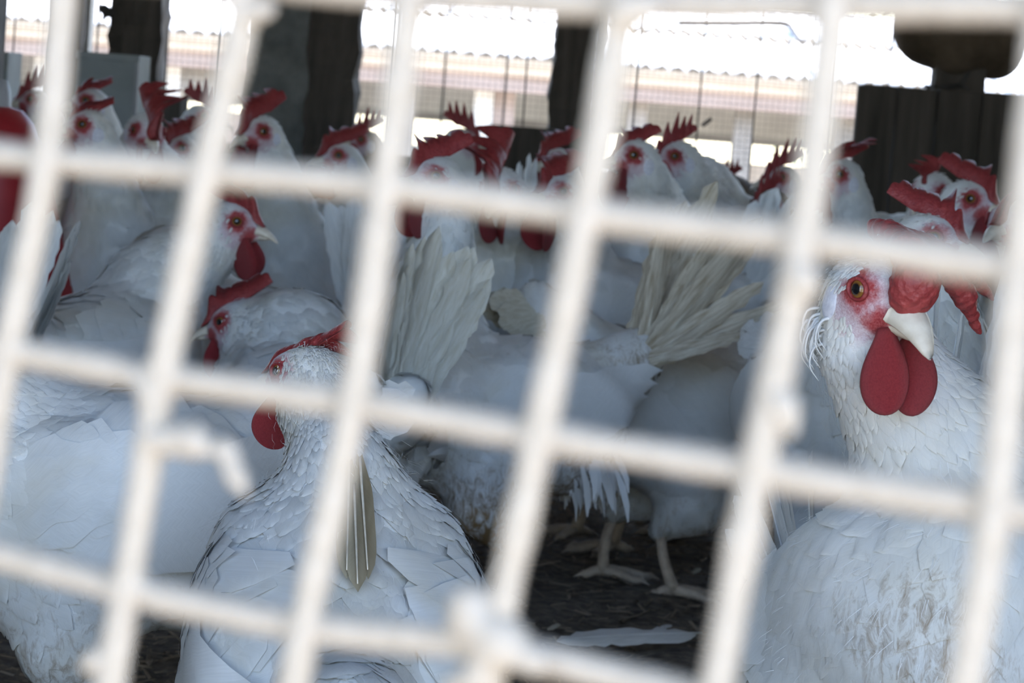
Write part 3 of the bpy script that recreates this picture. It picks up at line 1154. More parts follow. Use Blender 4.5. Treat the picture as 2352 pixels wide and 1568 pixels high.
def folded_comb_mesh():
    """heavy folded comb of the close hen, in head space: fleshy front lobe, blade laid over to the left with long hanging points"""
    f = Field()
    f.add(ellip((0.030, -0.001, 0.0135), (0.0100, 0.0120, 0.0145)), 0.006)
    f.add(cone((0.030, 0.000, 0.018), (0.012, 0.002, 0.0255), 0.0095, 0.0075), 0.006)
    f.add(cone((0.012, 0.002, 0.0255), (-0.022, 0.004, 0.0240), 0.0070, 0.0050), 0.006)
    for x0, y1, z1 in ((0.018, 0.024, 0.020), (0.008, 0.028, 0.020), (-0.002, 0.030, 0.021), (-0.012, 0.028, 0.021)):
        f.add(cone((x0, 0.006, 0.0260), (x0 - 0.002, y1, z1), 0.0052, 0.0040), 0.006)
    for (a, m, t, r) in (((0.014, 0.022, 0.020), (0.011, 0.041, 0.004), (0.008, 0.057, -0.0165), 0.0062),
                         ((0.002, 0.026, 0.021), (-0.002, 0.048, 0.011), (-0.006, 0.069, -0.003), 0.0058),
                         ((-0.010, 0.026, 0.021), (-0.014, 0.042, 0.016), (-0.020, 0.056, 0.008), 0.0046)):
        f.add(cone(a, m, r, r * 0.85), 0.005)
        f.add(cone(m, t, r * 0.85, 0.0016), 0.004)
    v, q = surface_nets(f, 0.0012, 2)
    v = v + 0.0005 * np.sin(v[:, [1, 2, 0]] * 900) * np.sin(v[:, [2, 0, 1]] * 700)
    return mesh_np('comb', v, q, MT['comb'])


COMBS[('A', 0)] = folded_comb_mesh()
COMBS[('S', 0)] = comb_mesh(4, 2.0, 5, 0.046, 0.066, -1, 0.0, 0.006, 0.30, 0.13, 0.8)
WATTLES = [wattle_mesh(k) for k in range(3)]
UBEAK, LBEAK = beak_mesh(True), beak_mesh(False)
EYE = ball_mesh('eye', MT['eye'], 0.0052, 0.75)
LOBE = ball_mesh('earlobe', MT['lobe'], 0.0085, 0.28, 0.75, 1.0)


def eye_ring_mesh():
    V, F = [], []
    for i in range(20):
        a = 2 * math.pi * i / 20
        for j in range(6):
            b = 2 * math.pi * j / 6
            R = 0.0054 + 0.0011 * math.cos(b)
            V.append((R * 1.08 * math.cos(a), 0.0014 * math.sin(b), R * 0.92 * math.sin(a)))
    for i in range(20):
        for j in range(6):
            F.append([i * 6 + j, i * 6 + (j + 1) % 6, ((i + 1) % 20) * 6 + (j + 1) % 6, ((i + 1) % 20) * 6 + j])
    return mesh_np('eyelid', V, F, MT['comb'])


LID = eye_ring_mesh()


def frame_matrix(x, y, z, loc, s=(1, 1, 1)):
    m = Matrix(((x[0] * s[0], y[0] * s[1], z[0] * s[2], loc[0]),
                (x[1] * s[0], y[1] * s[1], z[1] * s[2], loc[1]),
                (x[2] * s[0], y[2] * s[1], z[2] * s[2], loc[2]),
                (0, 0, 0, 1)))
    return m


def put(name, me, parent, x, y, z, loc, s=(1, 1, 1)):
    o = bpy.data.objects.new(name, me)
    link(o, parent)
    o.matrix_local = frame_matrix(x, y, z, loc, s)
    return o


def bez(a, b, c, d, n):
    t = np.linspace(0, 1, n)[:, None]
    return (1 - t) ** 3 * a + 3 * (1 - t) ** 2 * t * b + 3 * (1 - t) * t * t * c + t ** 3 * d


def hen(label, body=None, head=None, heading=180.0, look=None, lookpitch=-8.0, s=1.0, q=1, pitch=12.0, tail=(55.0, 1.0, 7.0), comb=('L', 0), comb_s=1.0,
        wat=1.0, tail_mat='feather', dirt=0.15, dirt_back=0.0, legs=True, legdx=(0.0, 0.0), group=None, base_z=0.0, body_w=1.0, tilt=0.0, tail_n=None, neck_r=1.0, wing_out=0.0, head_s=1.0,
        auto_back=0.13, auto_z=0.2, tail_yaw=0.0, wtw=0.5, tail_w=0.78, wyaw=None, tail_jit=1.6, dirt_spot=None, fan=0.0, wat_w=0.98, wat_fwd=0.22, hide='hide', plume='plume', splay_s=1.0, fuzz=0, beak_s=1.0, wx0=0.056, fluff=0, shank='shank'):
    """q: 0 close-up, 1 middle distance, 2 far.  body / head: (px, py, depth) in the photo frame"""
    hd = math.radians(heading)
    hdir = np.array([math.cos(hd), math.sin(hd), 0.0])
    hw = P(*head)
    if body is None:
        tail = (12.0, 0.75, 5.0)
        b = hw - hdir * auto_back * s
        bw = np.array([b[0], b[1], base_z + auto_z * s])
    else:
        bw = P(*body)
    root = empty('hen', (bw[0], bw[1], base_z), hd)
    tag(root, label, 'hen', group)
    ca, sa = math.cos(hd), math.sin(hd)

    def loc(p):
        d = np.asarray(p) - np.array([bw[0], bw[1], base_z])
        return np.array([ca * d[0] + sa * d[1], -sa * d[0] + ca * d[1], d[2]])
    bz = bw[2] - base_z
    hc = loc(hw)
    lk = math.radians((heading if look is None else look) - heading)
    lp = math.radians(lookpitch)
    hx = np.array([math.cos(lk) * math.cos(lp), math.sin(lk) * math.cos(lp), math.sin(lp)])
    hy = np.array([-math.sin(lk), math.cos(lk), 0.0])
    hz = np.cross(hx, hy)
    if tilt:
        tr = math.radians(tilt)
        hy, hz = math.cos(tr) * hy + math.sin(tr) * hz, math.cos(tr) * hz - math.sin(tr) * hy
    bp = math.radians(pitch)
    cb, sbn = math.cos(bp), math.sin(bp)
    RB = np.array([[cb, 0, -sbn], [0, 1, 0], [sbn, 0, cb]])     # body axes as columns: nose up by pitch

    def B(x, y, z):
        return RB @ (np.array([x, y * body_w, z]) * s) + np.array([0, 0, bz])
    f = Field()
    f.add(ellip(B(0, 0, 0), np.array([0.122, 0.074 * body_w, 0.078]) * s, RB), 0.03)
    f.add(ellip(B(0.060, 0, -0.006), np.array([0.072, 0.070 * body_w, 0.074]) * s, RB), 0.03)
    f.add(cone(B(-0.075, 0, 0.020), B(-0.135, 0, 0.062), 0.056 * s, 0.030 * s), 0.035)
    f.add(cone(B(-0.135, 0, 0.062), B(-0.168, 0, 0.095), 0.030 * s, 0.016 * s), 0.02)
    f.add(ellip(B(-0.085, 0, -0.022), np.array([0.055, 0.055 * body_w, 0.052]) * s, RB), 0.03)
    # wing bulges
    for sd in (1, -1):
        f.add(ellip(B(-0.015, sd * 0.058, 0.014), np.array([0.105, 0.024, 0.048]) * s, RB), 0.014)
    # thighs
    hocks = []
    hip_z = bz - 0.045 * s
    for sd, dxl in ((1, legdx[0]), (-1, legdx[1])):
        hip = np.array([0.005, sd * 0.040 * s * body_w, hip_z])
        hk = np.array([-0.022 + dxl * 0.5, sd * 0.044 * s * body_w, max(0.055, bz * 0.40)])
        hocks.append((hip, hk, dxl))
        if legs:
            mid = hip * 0.45 + hk * 0.55 + np.array([0.018, 0, 0])
            f.add(cone(hip, mid, 0.046 * s, 0.032 * s), 0.03)
            f.add(cone(mid, hk, 0.031 * s, 0.011 * s), 0.015)
    # neck
    nb = B(0.070, 0, 0.040)
    hbk = hc - hx * 0.006 * head_s - hz * 0.010 * head_s
    Ln = np.linalg.norm(hbk - nb)
    t0 = unit(B(0.11, 0, 0.13) - nb)
    t1 = unit(np.array([0, 0, 1.0]) * 0.9 + hx * 0.35 + unit(hbk - nb) * 0.5)
    nk = bez(nb, nb + t0 * Ln * 0.36, hbk - t1 * Ln * 0.36, hbk, 9)
    rr = np.array([0.060, 0.053, 0.045, 0.0385, 0.0335, 0.0295, 0.026, 0.0235, 0.0215]) * s * neck_r
    rr[-2:] = np.array([0.0230, 0.0212]) * head_s
    for k in range(8):
        f.add(cone(nk[k], nk[k + 1], rr[k], rr[k + 1]), 0.016)
    HS = head_s

    def H(x, y, z):
        return hc + (hx * x + hy * y + hz * z) * HS
    RH = np.stack([hx, hy, hz], 1)
    f.add(ellip(H(0, 0, 0), np.array([0.0245, 0.0195, 0.0205]) * HS, RH), 0.010)
    f.add(cone(H(0.010, 0, -0.001), H(0.029, 0, -0.004), 0.0150 * HS, 0.0085 * HS), 0.008)
    for sd in (1, -1):
        f.add(ellip(H(0.008, sd * 0.0105, -0.005), np.array([0.0125, 0.0085, 0.011]) * HS, RH), 0.005)
        f.add(ellip(H(0.0125, sd * 0.0105, 0.0105), np.array([0.010, 0.006, 0.004]) * HS, RH), 0.005)   # brow
    h = {0: 0.0038, 1: 0.0056, 2: 0.0085}[q]
    verts, quads = surface_nets(f, h, 2)
    me = mesh_np('body', verts, quads, MT[hide])
    hp = (verts - hc) @ RH / HS
    a = me.attributes.new('hp', 'FLOAT_VECTOR', 'POINT')
    a.data.foreach_set('vector', hp.astype(np.float32).ravel())

    def dirtval(p):
        low = np.clip((bz - 0.01 - p[:, 2]) / 0.10, 0, 1)
        back = np.clip((-p[:, 0] - 0.03) / 0.10, 0, 1)
        neckw = np.clip((p[:, 2] - bz - 0.06) / 0.04, 0, 1)
        v = dirt * (0.35 + low) + dirt_back * back
        if dirt_spot is not None:
            c_ = B(*dirt_spot[:3])
            v = v + dirt_spot[4] * np.exp(-(np.linalg.norm(p - c_, axis=1) / dirt_spot[3]) ** 2)
        return np.clip(v, 0, 1) * (1 - neckw)
    a = me.attributes.new('dirt', 'FLOAT', 'POINT')
    a.data.foreach_set('value', dirtval(verts).astype(np.float32))
    add('body', me, root)

    # ---------------- plumage: overlapping contour feathers that hug the body
    if q <= 1:
        rg = np.random.default_rng(len(label) * 7 + int(heading) % 91)
        nf = 3000 if q == 0 else 1100
        c4 = verts[quads].mean(1)
        e1 = verts[quads[:, 2]] - verts[quads[:, 0]]
        e2 = verts[quads[:, 3]] - verts[quads[:, 1]]
        ar = np.linalg.norm(np.cross(e1, e2), axis=1)
        hloc = (c4 - hc) @ RH / HS
        bare = (np.linalg.norm(hloc - np.array([0.016, 0, -0.003]), axis=1) < 0.024)
        for sg in (1, -1):
            bare |= np.linalg.norm(hloc - np.array([-0.0055, sg * 0.018, -0.0095]), axis=1) < 0.0115
        ar = ar * np.where(bare, 0.0, 1.0)
        # smaller, denser feathers on the neck
        dn = np.min(np.linalg.norm(c4[:, None, :] - nk[None, 2:, :], axis=2), axis=1)
        neckness = np.clip(1.6 - dn / 0.055, 0, 1) * np.clip((c4[:, 2] - bz + 0.02) / 0.05, 0, 1)
        ar = ar * (1 + 1.6 * neckness) / np.clip(np.linalg.norm(c4 - hc, axis=1) / 0.12, 0.25, 1) ** 1.4
        ids = rg.choice(len(c4), nf, p=ar / ar.sum())
        p0 = c4[ids] + rg.normal(size=(nf, 3)) * h * 0.5
        nkw = neckness[ids]
        # flow
        seg = np.argmin(np.linalg.norm(p0[:, None, :] - nk[None], axis=2), axis=1)
        tang = np.gradient(nk, axis=0)
        tang /= np.linalg.norm(tang, axis=1)[:, None]
        fneck = -tang[seg]
        lowb = np.clip((bz - p0[:, 2]) / (0.08 * s), 0, 1)[:, None]
        front = np.clip(p0[:, 0] / (0.10 * s), 0, 1)[:, None]
        fbody = RB @ np.array([-1.0, 0, 0.12])
        fbody = fbody[None] + np.array([0, 0, -1.0])[None] * (0.35 + 0.9 * lowb + 0.8 * front)
        flow = fneck * nkw[:, None] + fbody * (1 - nkw[:, None])
        flow += rg.normal(size=(nf, 3)) * 0.16
        nr, dd = f.normal(p0.astype(np.float32))
        flow = flow - nr * (flow * nr).sum(1, keepdims=True)
        flow /= np.linalg.norm(flow, axis=1, keepdims=True) + 1e-9
        sidev = np.cross(nr, flow)
        Lf = (0.034 + 0.014 * rg.random(nf)) * s * (1 - 0.30 * nkw)
        Wf = Lf * (0.34 - 0.14 * nkw) * rg.uniform(0.8, 1.15, nf)
        dh = np.linalg.norm(p0 - hc, axis=1)
        near_head = np.clip(dh / 0.12, 0.17, 1)
        Lf *= near_head
        Wf *= near_head
        rows = np.array([0.0, 0.28, 0.58, 0.82, 1.0])
        wid = np.array([0.5, 0.95, 1.0, 0.78, 0.22])
        cols3 = np.array([-1.0, 0.0, 1.0])
        # ragged tips
        T = rows[None, :, None] * Lf[:, None, None]
        Wd = wid[None, :, None] * Wf[:, None, None] * cols3[None, None, :] * (1 + 0.12 * rg.normal(size=(nf, 5, 3)))
        tipback = np.where(np.abs(cols3) > 0, -0.07, 0.0)[None, None, :] * Lf[:, None, None] * rows[None, :, None]
        pos = p0[:, None, None, :] + flow[:, None, None, :] * (T + tipback - 0.3 * Lf[:, None, None])[..., None] + sidev[:, None, None, :] * Wd[..., None]
        lift = np.array([-0.0016, 0.0004, 0.0012, 0.0017, 0.0019])[None, :, None] + np.where(np.abs(cols3) > 0, -0.0007, 0.0)[None, None, :]
        lift = lift * (0.8 + 0.7 * rg.random((nf, 1, 1))) + np.zeros((nf, 5, 3))
        lift = lift * (0.25 + 0.75 * near_head)[:, None, None] * (1.3 if q == 1 else 1.35)
        flat = pos.reshape(-1, 3).astype(np.float32)
        for _ in range(2):
            nn, dd = f.normal(flat)
            flat = (flat - nn * (dd - lift.reshape(-1))[:, None]).astype(np.float32)
        idx = np.arange(nf)[:, None, None] * 15 + (np.arange(4)[None, :, None] * 3 + np.arange(2)[None, None, :])
        F4 = np.stack([idx, idx + 3, idx + 4, idx + 1], -1).reshape(-1, 4)
        uv = np.stack(np.broadcast_arrays((cols3 * 0.5 + 0.5)[None, None, :] + np.zeros((nf, 5, 1)),
                                          rows[None, :, None] * 0.5 + rg.random((nf, 1, 1)) * 5), -1).reshape(-1, 2)
        pm = mesh_np('plumage', flat, F4, MT[plume], True, uv)
        a = pm.attributes.new('dirt', 'FLOAT', 'POINT')
        a.data.foreach_set('value', dirtval(flat).astype(np.float32))
        o = add('plumage', pm, root)
        o['kind'] = 'stuff'
        o['label'] = 'overlapping small white contour feathers'

    if fuzz:
        rf = np.random.default_rng(31)
        nq, _ = f.normal(c4.astype(np.float32))
        af = ar * np.where((hloc[:, 0] > -0.002) & (np.linalg.norm(hloc, axis=1) < 0.085), 0.0, 1.0)
        ii = rf.choice(len(c4), fuzz, p=af / af.sum())
        pp, nn_ = c4[ii] + rf.normal(size=(fuzz, 3)) * h, nq[ii]
        kk = np.argmin(np.linalg.norm(pp[:, None, :] - p0[None, ::4, :], axis=2), axis=1)
        dv = flow[::4][kk] + nn_ * rf.uniform(0.05, 0.32, (fuzz, 1)) + rf.normal(size=(fuzz, 3)) * 0.18
        dv /= np.linalg.norm(dv, axis=1, keepdims=True)
        Lz = rf.uniform(0.006, 0.015, (fuzz, 1)) * np.clip(np.linalg.norm(pp - hc, axis=1) / 0.08, 0.35, 1)[:, None]
        sv = np.cross(dv, nn_)
        sv /= np.linalg.norm(sv, axis=1, keepdims=True) + 1e-9
        pp = pp + nn_ * 0.001
        mid = pp + dv * Lz * 0.55 + nn_ * 0.0006
        tip = pp + dv * Lz - nn_ * 0.0010
        Vz = np.stack([pp - sv * 0.00016, pp + sv * 0.00016, mid + sv * 0.00013, mid - sv * 0.00013, tip], 1).reshape(-1, 3)
        bz_ = np.arange(fuzz)[:, None] * 5
        Fz = np.concatenate([np.concatenate([bz_ + np.array([0, 1, 2]), bz_ + np.array([0, 2, 3])]), bz_ + np.array([3, 2, 4])])
        o = add('down_fuzz', mesh_np('down_fuzz', Vz, Fz, MT['feather'], True, np.zeros((len(Vz), 2))), root)
        o['kind'] = 'stuff'

    # ---------------- wings
    def onto_body(pts, off, sd, ymin=0.022):
        """push side-plane points (x, z in body axes) inwards until they rest on the body, then lift by off"""
        pa = np.asarray(pts, float)
        pw = ((np.stack([pa[:, 0], np.full(len(pa), sd * 0.13 * body_w), pa[:, 1]], -1) * s) @ RB.T + np.array([0, 0, bz])).astype(np.float32)
        yd = np.array([0, -sd, 0], np.float32)
        tt = np.zeros(len(pw), np.float32)
        for _ in range(24):
            d = f(pw + yd * tt[:, None]) - np.float32(0.0)
            tt = np.minimum(tt + np.maximum(d - off, -0.02) * 0.85, (0.13 * body_w - ymin) * s)
        return pw + yd * tt[:, None]

    if q <= 1:
        for sd in (1, -1):
            nu, nv = 22, 11
            pts, offs, uv = [], [], []
            for i in range(nu):
                t = i / (nu - 1)
                cx = wx0 - (wx0 + 0.137) * t
                cz = 0.012 + 0.030 * t + 0.012 * math.sin(math.pi * t)
                w = 0.050 * (math.sin(math.pi * min(1.0, t * 0.9 + 0.10)) ** 0.55) * (1 - 0.45 * t)
                for j in range(nv):
                    c = j / (nv - 1) * 2 - 1
                    pts.append((cx + 0.02 * c * (t - 0.3), cz + w * c * 0.95 - 0.004 * (1 - t)))
                    edge = 1 - abs(c) ** 3
                    sc = 0.0016 * (math.sin(t * 40 + j * 2.3) * 0.5 + 0.5)
                    offs.append((0.0015 + 0.0050 * edge * min(1, t * 4) + sc - 0.006 * max(0.0, 1 - t / 0.22)) * s + wing_out * t)
                    uv.append((c * 0.5 + 0.5, t * 6))
            wv = onto_body(pts, np.array(offs, np.float32), sd)
            F = []
            for i in range(nu - 1):
                for j in range(nv - 1):
                    qd = [i * nv + j, i * nv + j + 1, (i + 1) * nv + j + 1, (i + 1) * nv + j]
                    F.append(qd if sd > 0 else qd[::-1])
            rgc = np.random.default_rng(9 + sd)
            cp, co_, cuv, ncv = [], [], [], 0
            nrow = 8 if q == 0 else 6
            for r_ in range(nrow):
                tt0 = 0.02 + 0.60 * r_ / nrow
                for c0 in np.arange(-0.85, 0.86, 0.30 if q == 0 else 0.40):
                    c1 = c0 + (0.15 if r_ % 2 else 0.0) + rgc.normal() * 0.04
                    Lc = 0.034 + 0.016 * r_ / nrow + rgc.normal() * 0.003
                    for a_ in (0.0, 0.4, 0.75, 1.0):
                        wdt = {0.0: 0.4, 0.4: 1.0, 0.75: 0.92, 1.0: 0.30}[a_] * 0.0125
                        for b_ in (-1, 0, 1):
                            t = tt0 + a_ * Lc / (wx0 + 0.137)
                            w = 0.050 * (math.sin(math.pi * min(0.98, t * 0.9 + 0.10)) ** 0.55) * (1 - 0.45 * t)
                            cp.append((wx0 - (wx0 + 0.137) * t - (0.004 if b_ == 0 else 0) * a_ + 0.012 * c1 * (t - 0.3),
                                       0.012 + 0.030 * t + 0.012 * math.sin(math.pi * t) + w * c1 * 0.92 + b_ * wdt * (1 + 0.1 * rgc.normal())))
                            eg = max(0.0, 1 - abs(c1) ** 3)
                            co_.append((0.0012 - 0.005 * max(0.0, 1 - t / 0.22) + 0.0050 * eg * min(1, t * 4) + 0.0017 * a_ + 0.0002 * (nrow - r_) + (0.0006 if b_ == 0 else 0)) * s + wing_out * t)
                            cuv.append((b_ * 0.5 + 0.5, a_ * 0.6 + r_))
                    ncv += 1
            cv = onto_body(cp, np.array(co_, np.float32), sd)
            ob = len(wv)
            wv = np.concatenate([wv, cv])
            uv = uv + cuv
            for m_ in range(ncv):
                for a_ in range(3):
                    for b_ in range(2):
                        i0 = ob + m_ * 12 + a_ * 3 + b_
                        qd = [i0, i0 + 1, i0 + 4, i0 + 3]
                        F.append(qd if sd > 0 else qd[::-1])
            wm = mesh_np('wing', wv, F, MT[plume], True, uv)
            a = wm.attributes.new('dirt', 'FLOAT', 'POINT')
            a.data.foreach_set('value', (dirtval(np.asarray(wv)) * 0.6).astype(np.float32))
            wo_ = add('wing', wm, root)
            # coverts in rows, then long flight feathers
            nfl = 9 if q == 0 else 6
            rgw = np.random.default_rng(405 + sd + int(heading))
            for k in range(nfl):
                u = k / (nfl - 1)
                x0, z0 = wx0 - 0.036 - 0.010 * u, 0.040 - 0.058 * u
                x1, z1 = -0.165 + 0.070 * u * u, 0.066 - 0.072 * u
                n = 12
                cols_ = [-1, 0, 1]
                pts, offs, uv = [], [], []
                for i in range(n):
                    t = i / (n - 1)
                    cx, cz = x0 + (x1 - x0) * t, z0 + (z1 - z0) * t - 0.006 * math.sin(math.pi * t)
                    dx_, dz_ = x1 - x0, z1 - z0
                    L_ = math.hypot(dx_, dz_)
                    nx_, nz_ = -dz_ / L_, dx_ / L_
                    w = 0.0115 * min(1.0, 0.25 + t / 0.3) * (1 if t < 0.8 else math.sqrt(max(0.02, 1 - ((t - 0.8) / 0.2) ** 2.4)))
                    for c in cols_:
                        ww = w * c * (1 + 0.10 * rgw.normal() * (t > 0.3))
                        pts.append((cx + nx_ * ww + 0.006 * abs(c) * t, cz + nz_ * ww))
                        offs.append((0.0030 + 0.0040 * min(1.0, t / 0.35) + 0.0011 * (nfl - k) * t - 0.0016 * abs(c) * (c > 0)) * s + wing_out * t)
                        uv.append((c * 0.5 + 0.5, t * 3))
                fv = onto_body(pts, np.array(offs, np.float32), sd)
                F = []
                for i in range(n - 1):
                    for j in range(2):
                        qd = [i * 3 + j, i * 3 + j + 1, (i + 1) * 3 + j + 1, (i + 1) * 3 + j]
                        F.append(qd if sd > 0 else qd[::-1])
                add('flight_feather', mesh_np('flight_feather', fv, F, MT['feather'], True, uv), wo_)

    if fluff:
        rf = np.random.default_rng(77)
        mbf = MB()
        for k in range(fluff):
            a_ = B(-0.075 - 0.045 * rf.random(), rf.normal() * 0.032, -0.018 - 0.030 * rf.random())
            d_ = unit(np.array([-0.45 - 0.3 * rf.random(), rf.normal() * 0.35, -1.0]))
            w_ = unit(np.cross(d_, np.array([rf.normal() * 0.5, 1.0, rf.normal() * 0.4])))
            L = rf.uniform(0.035, 0.062) * s
            vv = []
            for t, wd_ in ((0, 0.5), (0.35, 1.0), (0.7, 0.8), (1.0, 0.12)):
                c_ = a_ + d_ * L * t + np.array([0.012, 0, 0]) * t * t
                vv += [c_ - w_ * 0.0034 * wd_, c_ + w_ * 0.0034 * wd_ * (1 + 0.3 * rf.normal())]
            mbf.add(vv, [[0, 1, 3, 2], [2, 3, 5, 4], [4, 5, 7, 6]])
        o = mbf.build('vent_fluff', MT['feather'], root)
        o['kind'] = 'stuff'

    # ---------------- tail
    el, tl, spread = tail
    nt_ = tail_n if tail_n is not None else {0: 9, 1: 8, 2: 5}[q]
    rgt = np.random.default_rng(int(heading) + 400 + len(label))
    tr_ = B(-0.148, 0, 0.074)
    for sd in (1, -1):
        for k in range(nt_):
            e = math.radians(el + (k - (nt_ - 1) / 2) * spread + rgt.normal() * tail_jit)
            splay = math.radians(tail_yaw) + sd * math.radians(3.0 + (2.2 + 1.2 * fan) * splay_s * (nt_ - 1 - k) + rgt.normal() * (1.5 + tail_jit * 0.6))
            dr = unit(np.array([-math.cos(e) * math.cos(splay), math.sin(splay), math.sin(e)]))
            nrm = unit(np.array([0, sd * 1.0, 0]) + np.array([-math.sin(e) * 0.35, 0, math.cos(e) * 0.35]))
            if fan:
                nrm = unit((1 - fan) * nrm + fan * np.array([math.sin(e), 0.25 * sd, math.cos(e)]))
            nrm = unit(nrm - dr * nrm.dot(dr))
            yv = np.cross(nrm, dr)
            L = 0.150 * s * tl * (1 - 0.05 * abs(k - nt_ * 0.6)) * rgt.uniform(0.97 - 0.03 * tail_jit, 1.06)
            Wd = L * tail_w / max(0.6, tl)
            lb = tr_ + np.array([0.022 * math.cos(e), sd * (0.003 + 0.0014 * (nt_ - k)), -0.022 * math.sin(e)]) * s
            mk = FEATHERS[tail_mat][k % 3]
            put('tail_feather', mk, root, dr, yv, nrm, lb, (L, Wd, L))

    # ---------------- head furniture
    cm = COMBS[comb]
    k_ = HS
    put('comb', cm, root, hx, hy, hz, hc, (k_ * comb_s,) * 3)
    down = unit(np.array([0, 0, -1.0]) * 0.9 - hz * 0.5 + hx * wat_fwd)
    for sd in (1, -1):
        wl_ = 0.040 * wat * HS
        zax = -down
        xax = unit(hx - zax * hx.dot(zax))
        xax = unit(xax + sd * hy * wtw)
        xax = unit(xax - zax * xax.dot(zax))
        if wyaw is not None:
            wy = math.radians(wyaw[0 if sd > 0 else 1] - heading)
            xax = np.array([math.cos(wy), math.sin(wy), 0.0])
            xax = unit(xax - zax * xax.dot(zax))
        yax = np.cross(zax, xax)
        put('wattle', WATTLES[(sd + 1 + len(label)) % 3], root, xax, yax, unit(zax - 0.12 * sd * yax), H(0.019 + 0.012 * max(0.0, wat_fwd - 0.22), sd * 0.0072, -0.0105), (wl_ * wat_w, wl_, wl_))
        put('earlobe', LOBE, root, hx, hy * 1.0, hz, H(-0.0055, sd * 0.0205, -0.0095), (HS * 1.15,) * 3)
        ex = unit(hx - 0.42 * sd * hy * -1 * 0 + 0.0)
        ey = unit(sd * hy + 0.28 * hx + 0.10 * hz)
        ex = unit(hx - ey * hx.dot(ey))
        ez = np.cross(ex, ey)
        eo = put('eye', EYE, root, ex, ey, ez, H(0.0105, sd * 0.0168, 0.0045), (HS,) * 3)
        if q <= 1:
            put('eyelid', LID, root, ex, ey, ez, H(0.0105, sd * 0.0168, 0.0045) + ey * 0.0022 * HS, (HS,) * 3)
    put('upper_beak', UBEAK, root, hx, hy, hz, H(0.0275, 0, -0.0035), (HS * beak_s,) * 3)
    put('lower_beak', LBEAK, root, hx, hy, hz, H(0.0270, 0, -0.0062), (HS * beak_s,) * 3)

    # ---------------- shanks and toes
    if legs:
        for (hip, hk, dxl), sd in zip(hocks, (1, -1)):
            foot = np.array([hk[0] + 0.018 + dxl * 0.5, hk[1] * 1.02, 0.010])
            mb = MB()
            v_, f_ = tube(catmull([hk + np.array([0, 0, 0.02]), hk, hk * 0.5 + foot * 0.5 + np.array([-0.003, 0, 0]), foot], 5),
                          np.interp(np.linspace(0, 1, 16), [0, 0.25, 0.5, 0.9, 1], [0.0075, 0.0085, 0.0055, 0.0060, 0.0075]) * s, 10)
            mb.add(v_, f_)
            for an, L in ((-34, 0.042), (2, 0.052), (36, 0.040), (176, 0.020)):
                aa = math.radians(an)
                dv_ = np.array([math.cos(aa), math.sin(aa), 0])
                tp = [foot, foot + dv_ * L * 0.45 * s + np.array([0, 0, -0.001]), foot + dv_ * L * 0.85 * s + np.array([0, 0, -0.005]),
                      foot + dv_ * L * s + np.array([0, 0, -0.004]), foot + dv_ * (L + 0.010) * s + np.array([0, 0, -0.008])]
                v_, f_ = tube(catmull(tp, 3), np.interp(np.linspace(0, 1, 13), [0, 0.5, 0.75, 0.8, 1], [0.0062, 0.0046, 0.0042, 0.0026, 0.0006]) * s, 8)
                mb.add(v_, f_)
            mb.build('leg', MT[shank], root)
    return root, f, dict(hc=hc, hx=hx, hy=hy, hz=hz, B=B, bz=bz, nk=nk)

# ------------------------------------------------------------------ close hens
G1 = 'white hens crowded by the front mesh'
G2 = 'white hens in the middle of the crowd'
G3 = 'hens at the back of the crowd'

hen_a = hen('large white hen at lower right facing the camera, comb flopped over, breast flecked brown',
    (2122, 1490, 1.40), (2018, 668, 1.31), heading=279, look=293, lookpitch=-17, s=1.04, q=0, pitch=36, comb=('A', 0), wat=1.02, wat_w=0.78, wat_fwd=0.55, wyaw=(12, 344), fuzz=6000, beak_s=1.28, wx0=0.012, neck_r=0.86, dirt=0.30, dirt_spot=(0.105, -0.036, -0.045, 0.062, 0.58), group=G1, body_w=1.03, tilt=0, tail=(55, 1, 7), head_s=1.08)
hen_s = hen('white hen seen from behind at bottom, red comb curled over its turned-away head',
    (775, 1475, 1.43), (703, 862, 1.50), heading=97, look=150, lookpitch=-10, s=0.95, q=0, pitch=30, comb=('S', 0), comb_s=1.0, head_s=0.86, fuzz=4000, dirt=0.15, dirt_back=0.2, group=G1, body_w=1.0,
    tail=(2, 0.55, 7), tail_mat='feather_worn', tail_n=3, neck_r=0.58, tail_w=0.6)
hen('white hen at the lower left edge, its head out of view, wing and rump showing',
    (215, 1160, 1.66), (-150, 850, 1.60), heading=187, look=187, s=0.98, q=0, pitch=2, comb=('U', 0), dirt=0.5, group=G1, tail=(8, 0.55, 8), tail_n=4)
hen('white hen in profile facing left with bowed head, just behind the turned-away hen',
    (725, 965, 2.25), (548, 742, 2.30), heading=120, look=170, lookpitch=-16, s=0.96, q=1, pitch=14, comb=('L', 0), dirt=0.2, group=G1, tail=(78, 1.2, 2), tail_mat='feather_pale', tail_yaw=-10, fan=0.85, splay_s=0.55, tail_n=7)
hen('white hen at left in profile facing right, head raised beside a wire',
    (258, 845, 2.38), (528, 512, 2.40), heading=62, look=-8, lookpitch=-8, s=0.95, q=1, pitch=14, comb=('R', 0), dirt=0.2, group=G1, tail=(80, 1.1, 3), fan=0.6, splay_s=0.6, tail_yaw=-24)
hen('white hen in the centre facing left with a brown-soiled tail raised to the right',
    (1135, 945, 2.30), (1000, 412, 2.24), heading=198, look=214, lookpitch=-6, s=0.88, q=1, pitch=4, comb=('R', 1), dirt=0.75, dirt_back=0.45, fluff=260, group=G1, tail=(47, 1.45, 7), tail_mat='feather_dirty', legdx=(0.03, -0.03), tail_n=10, tail_jit=4.5, tail_w=0.85)
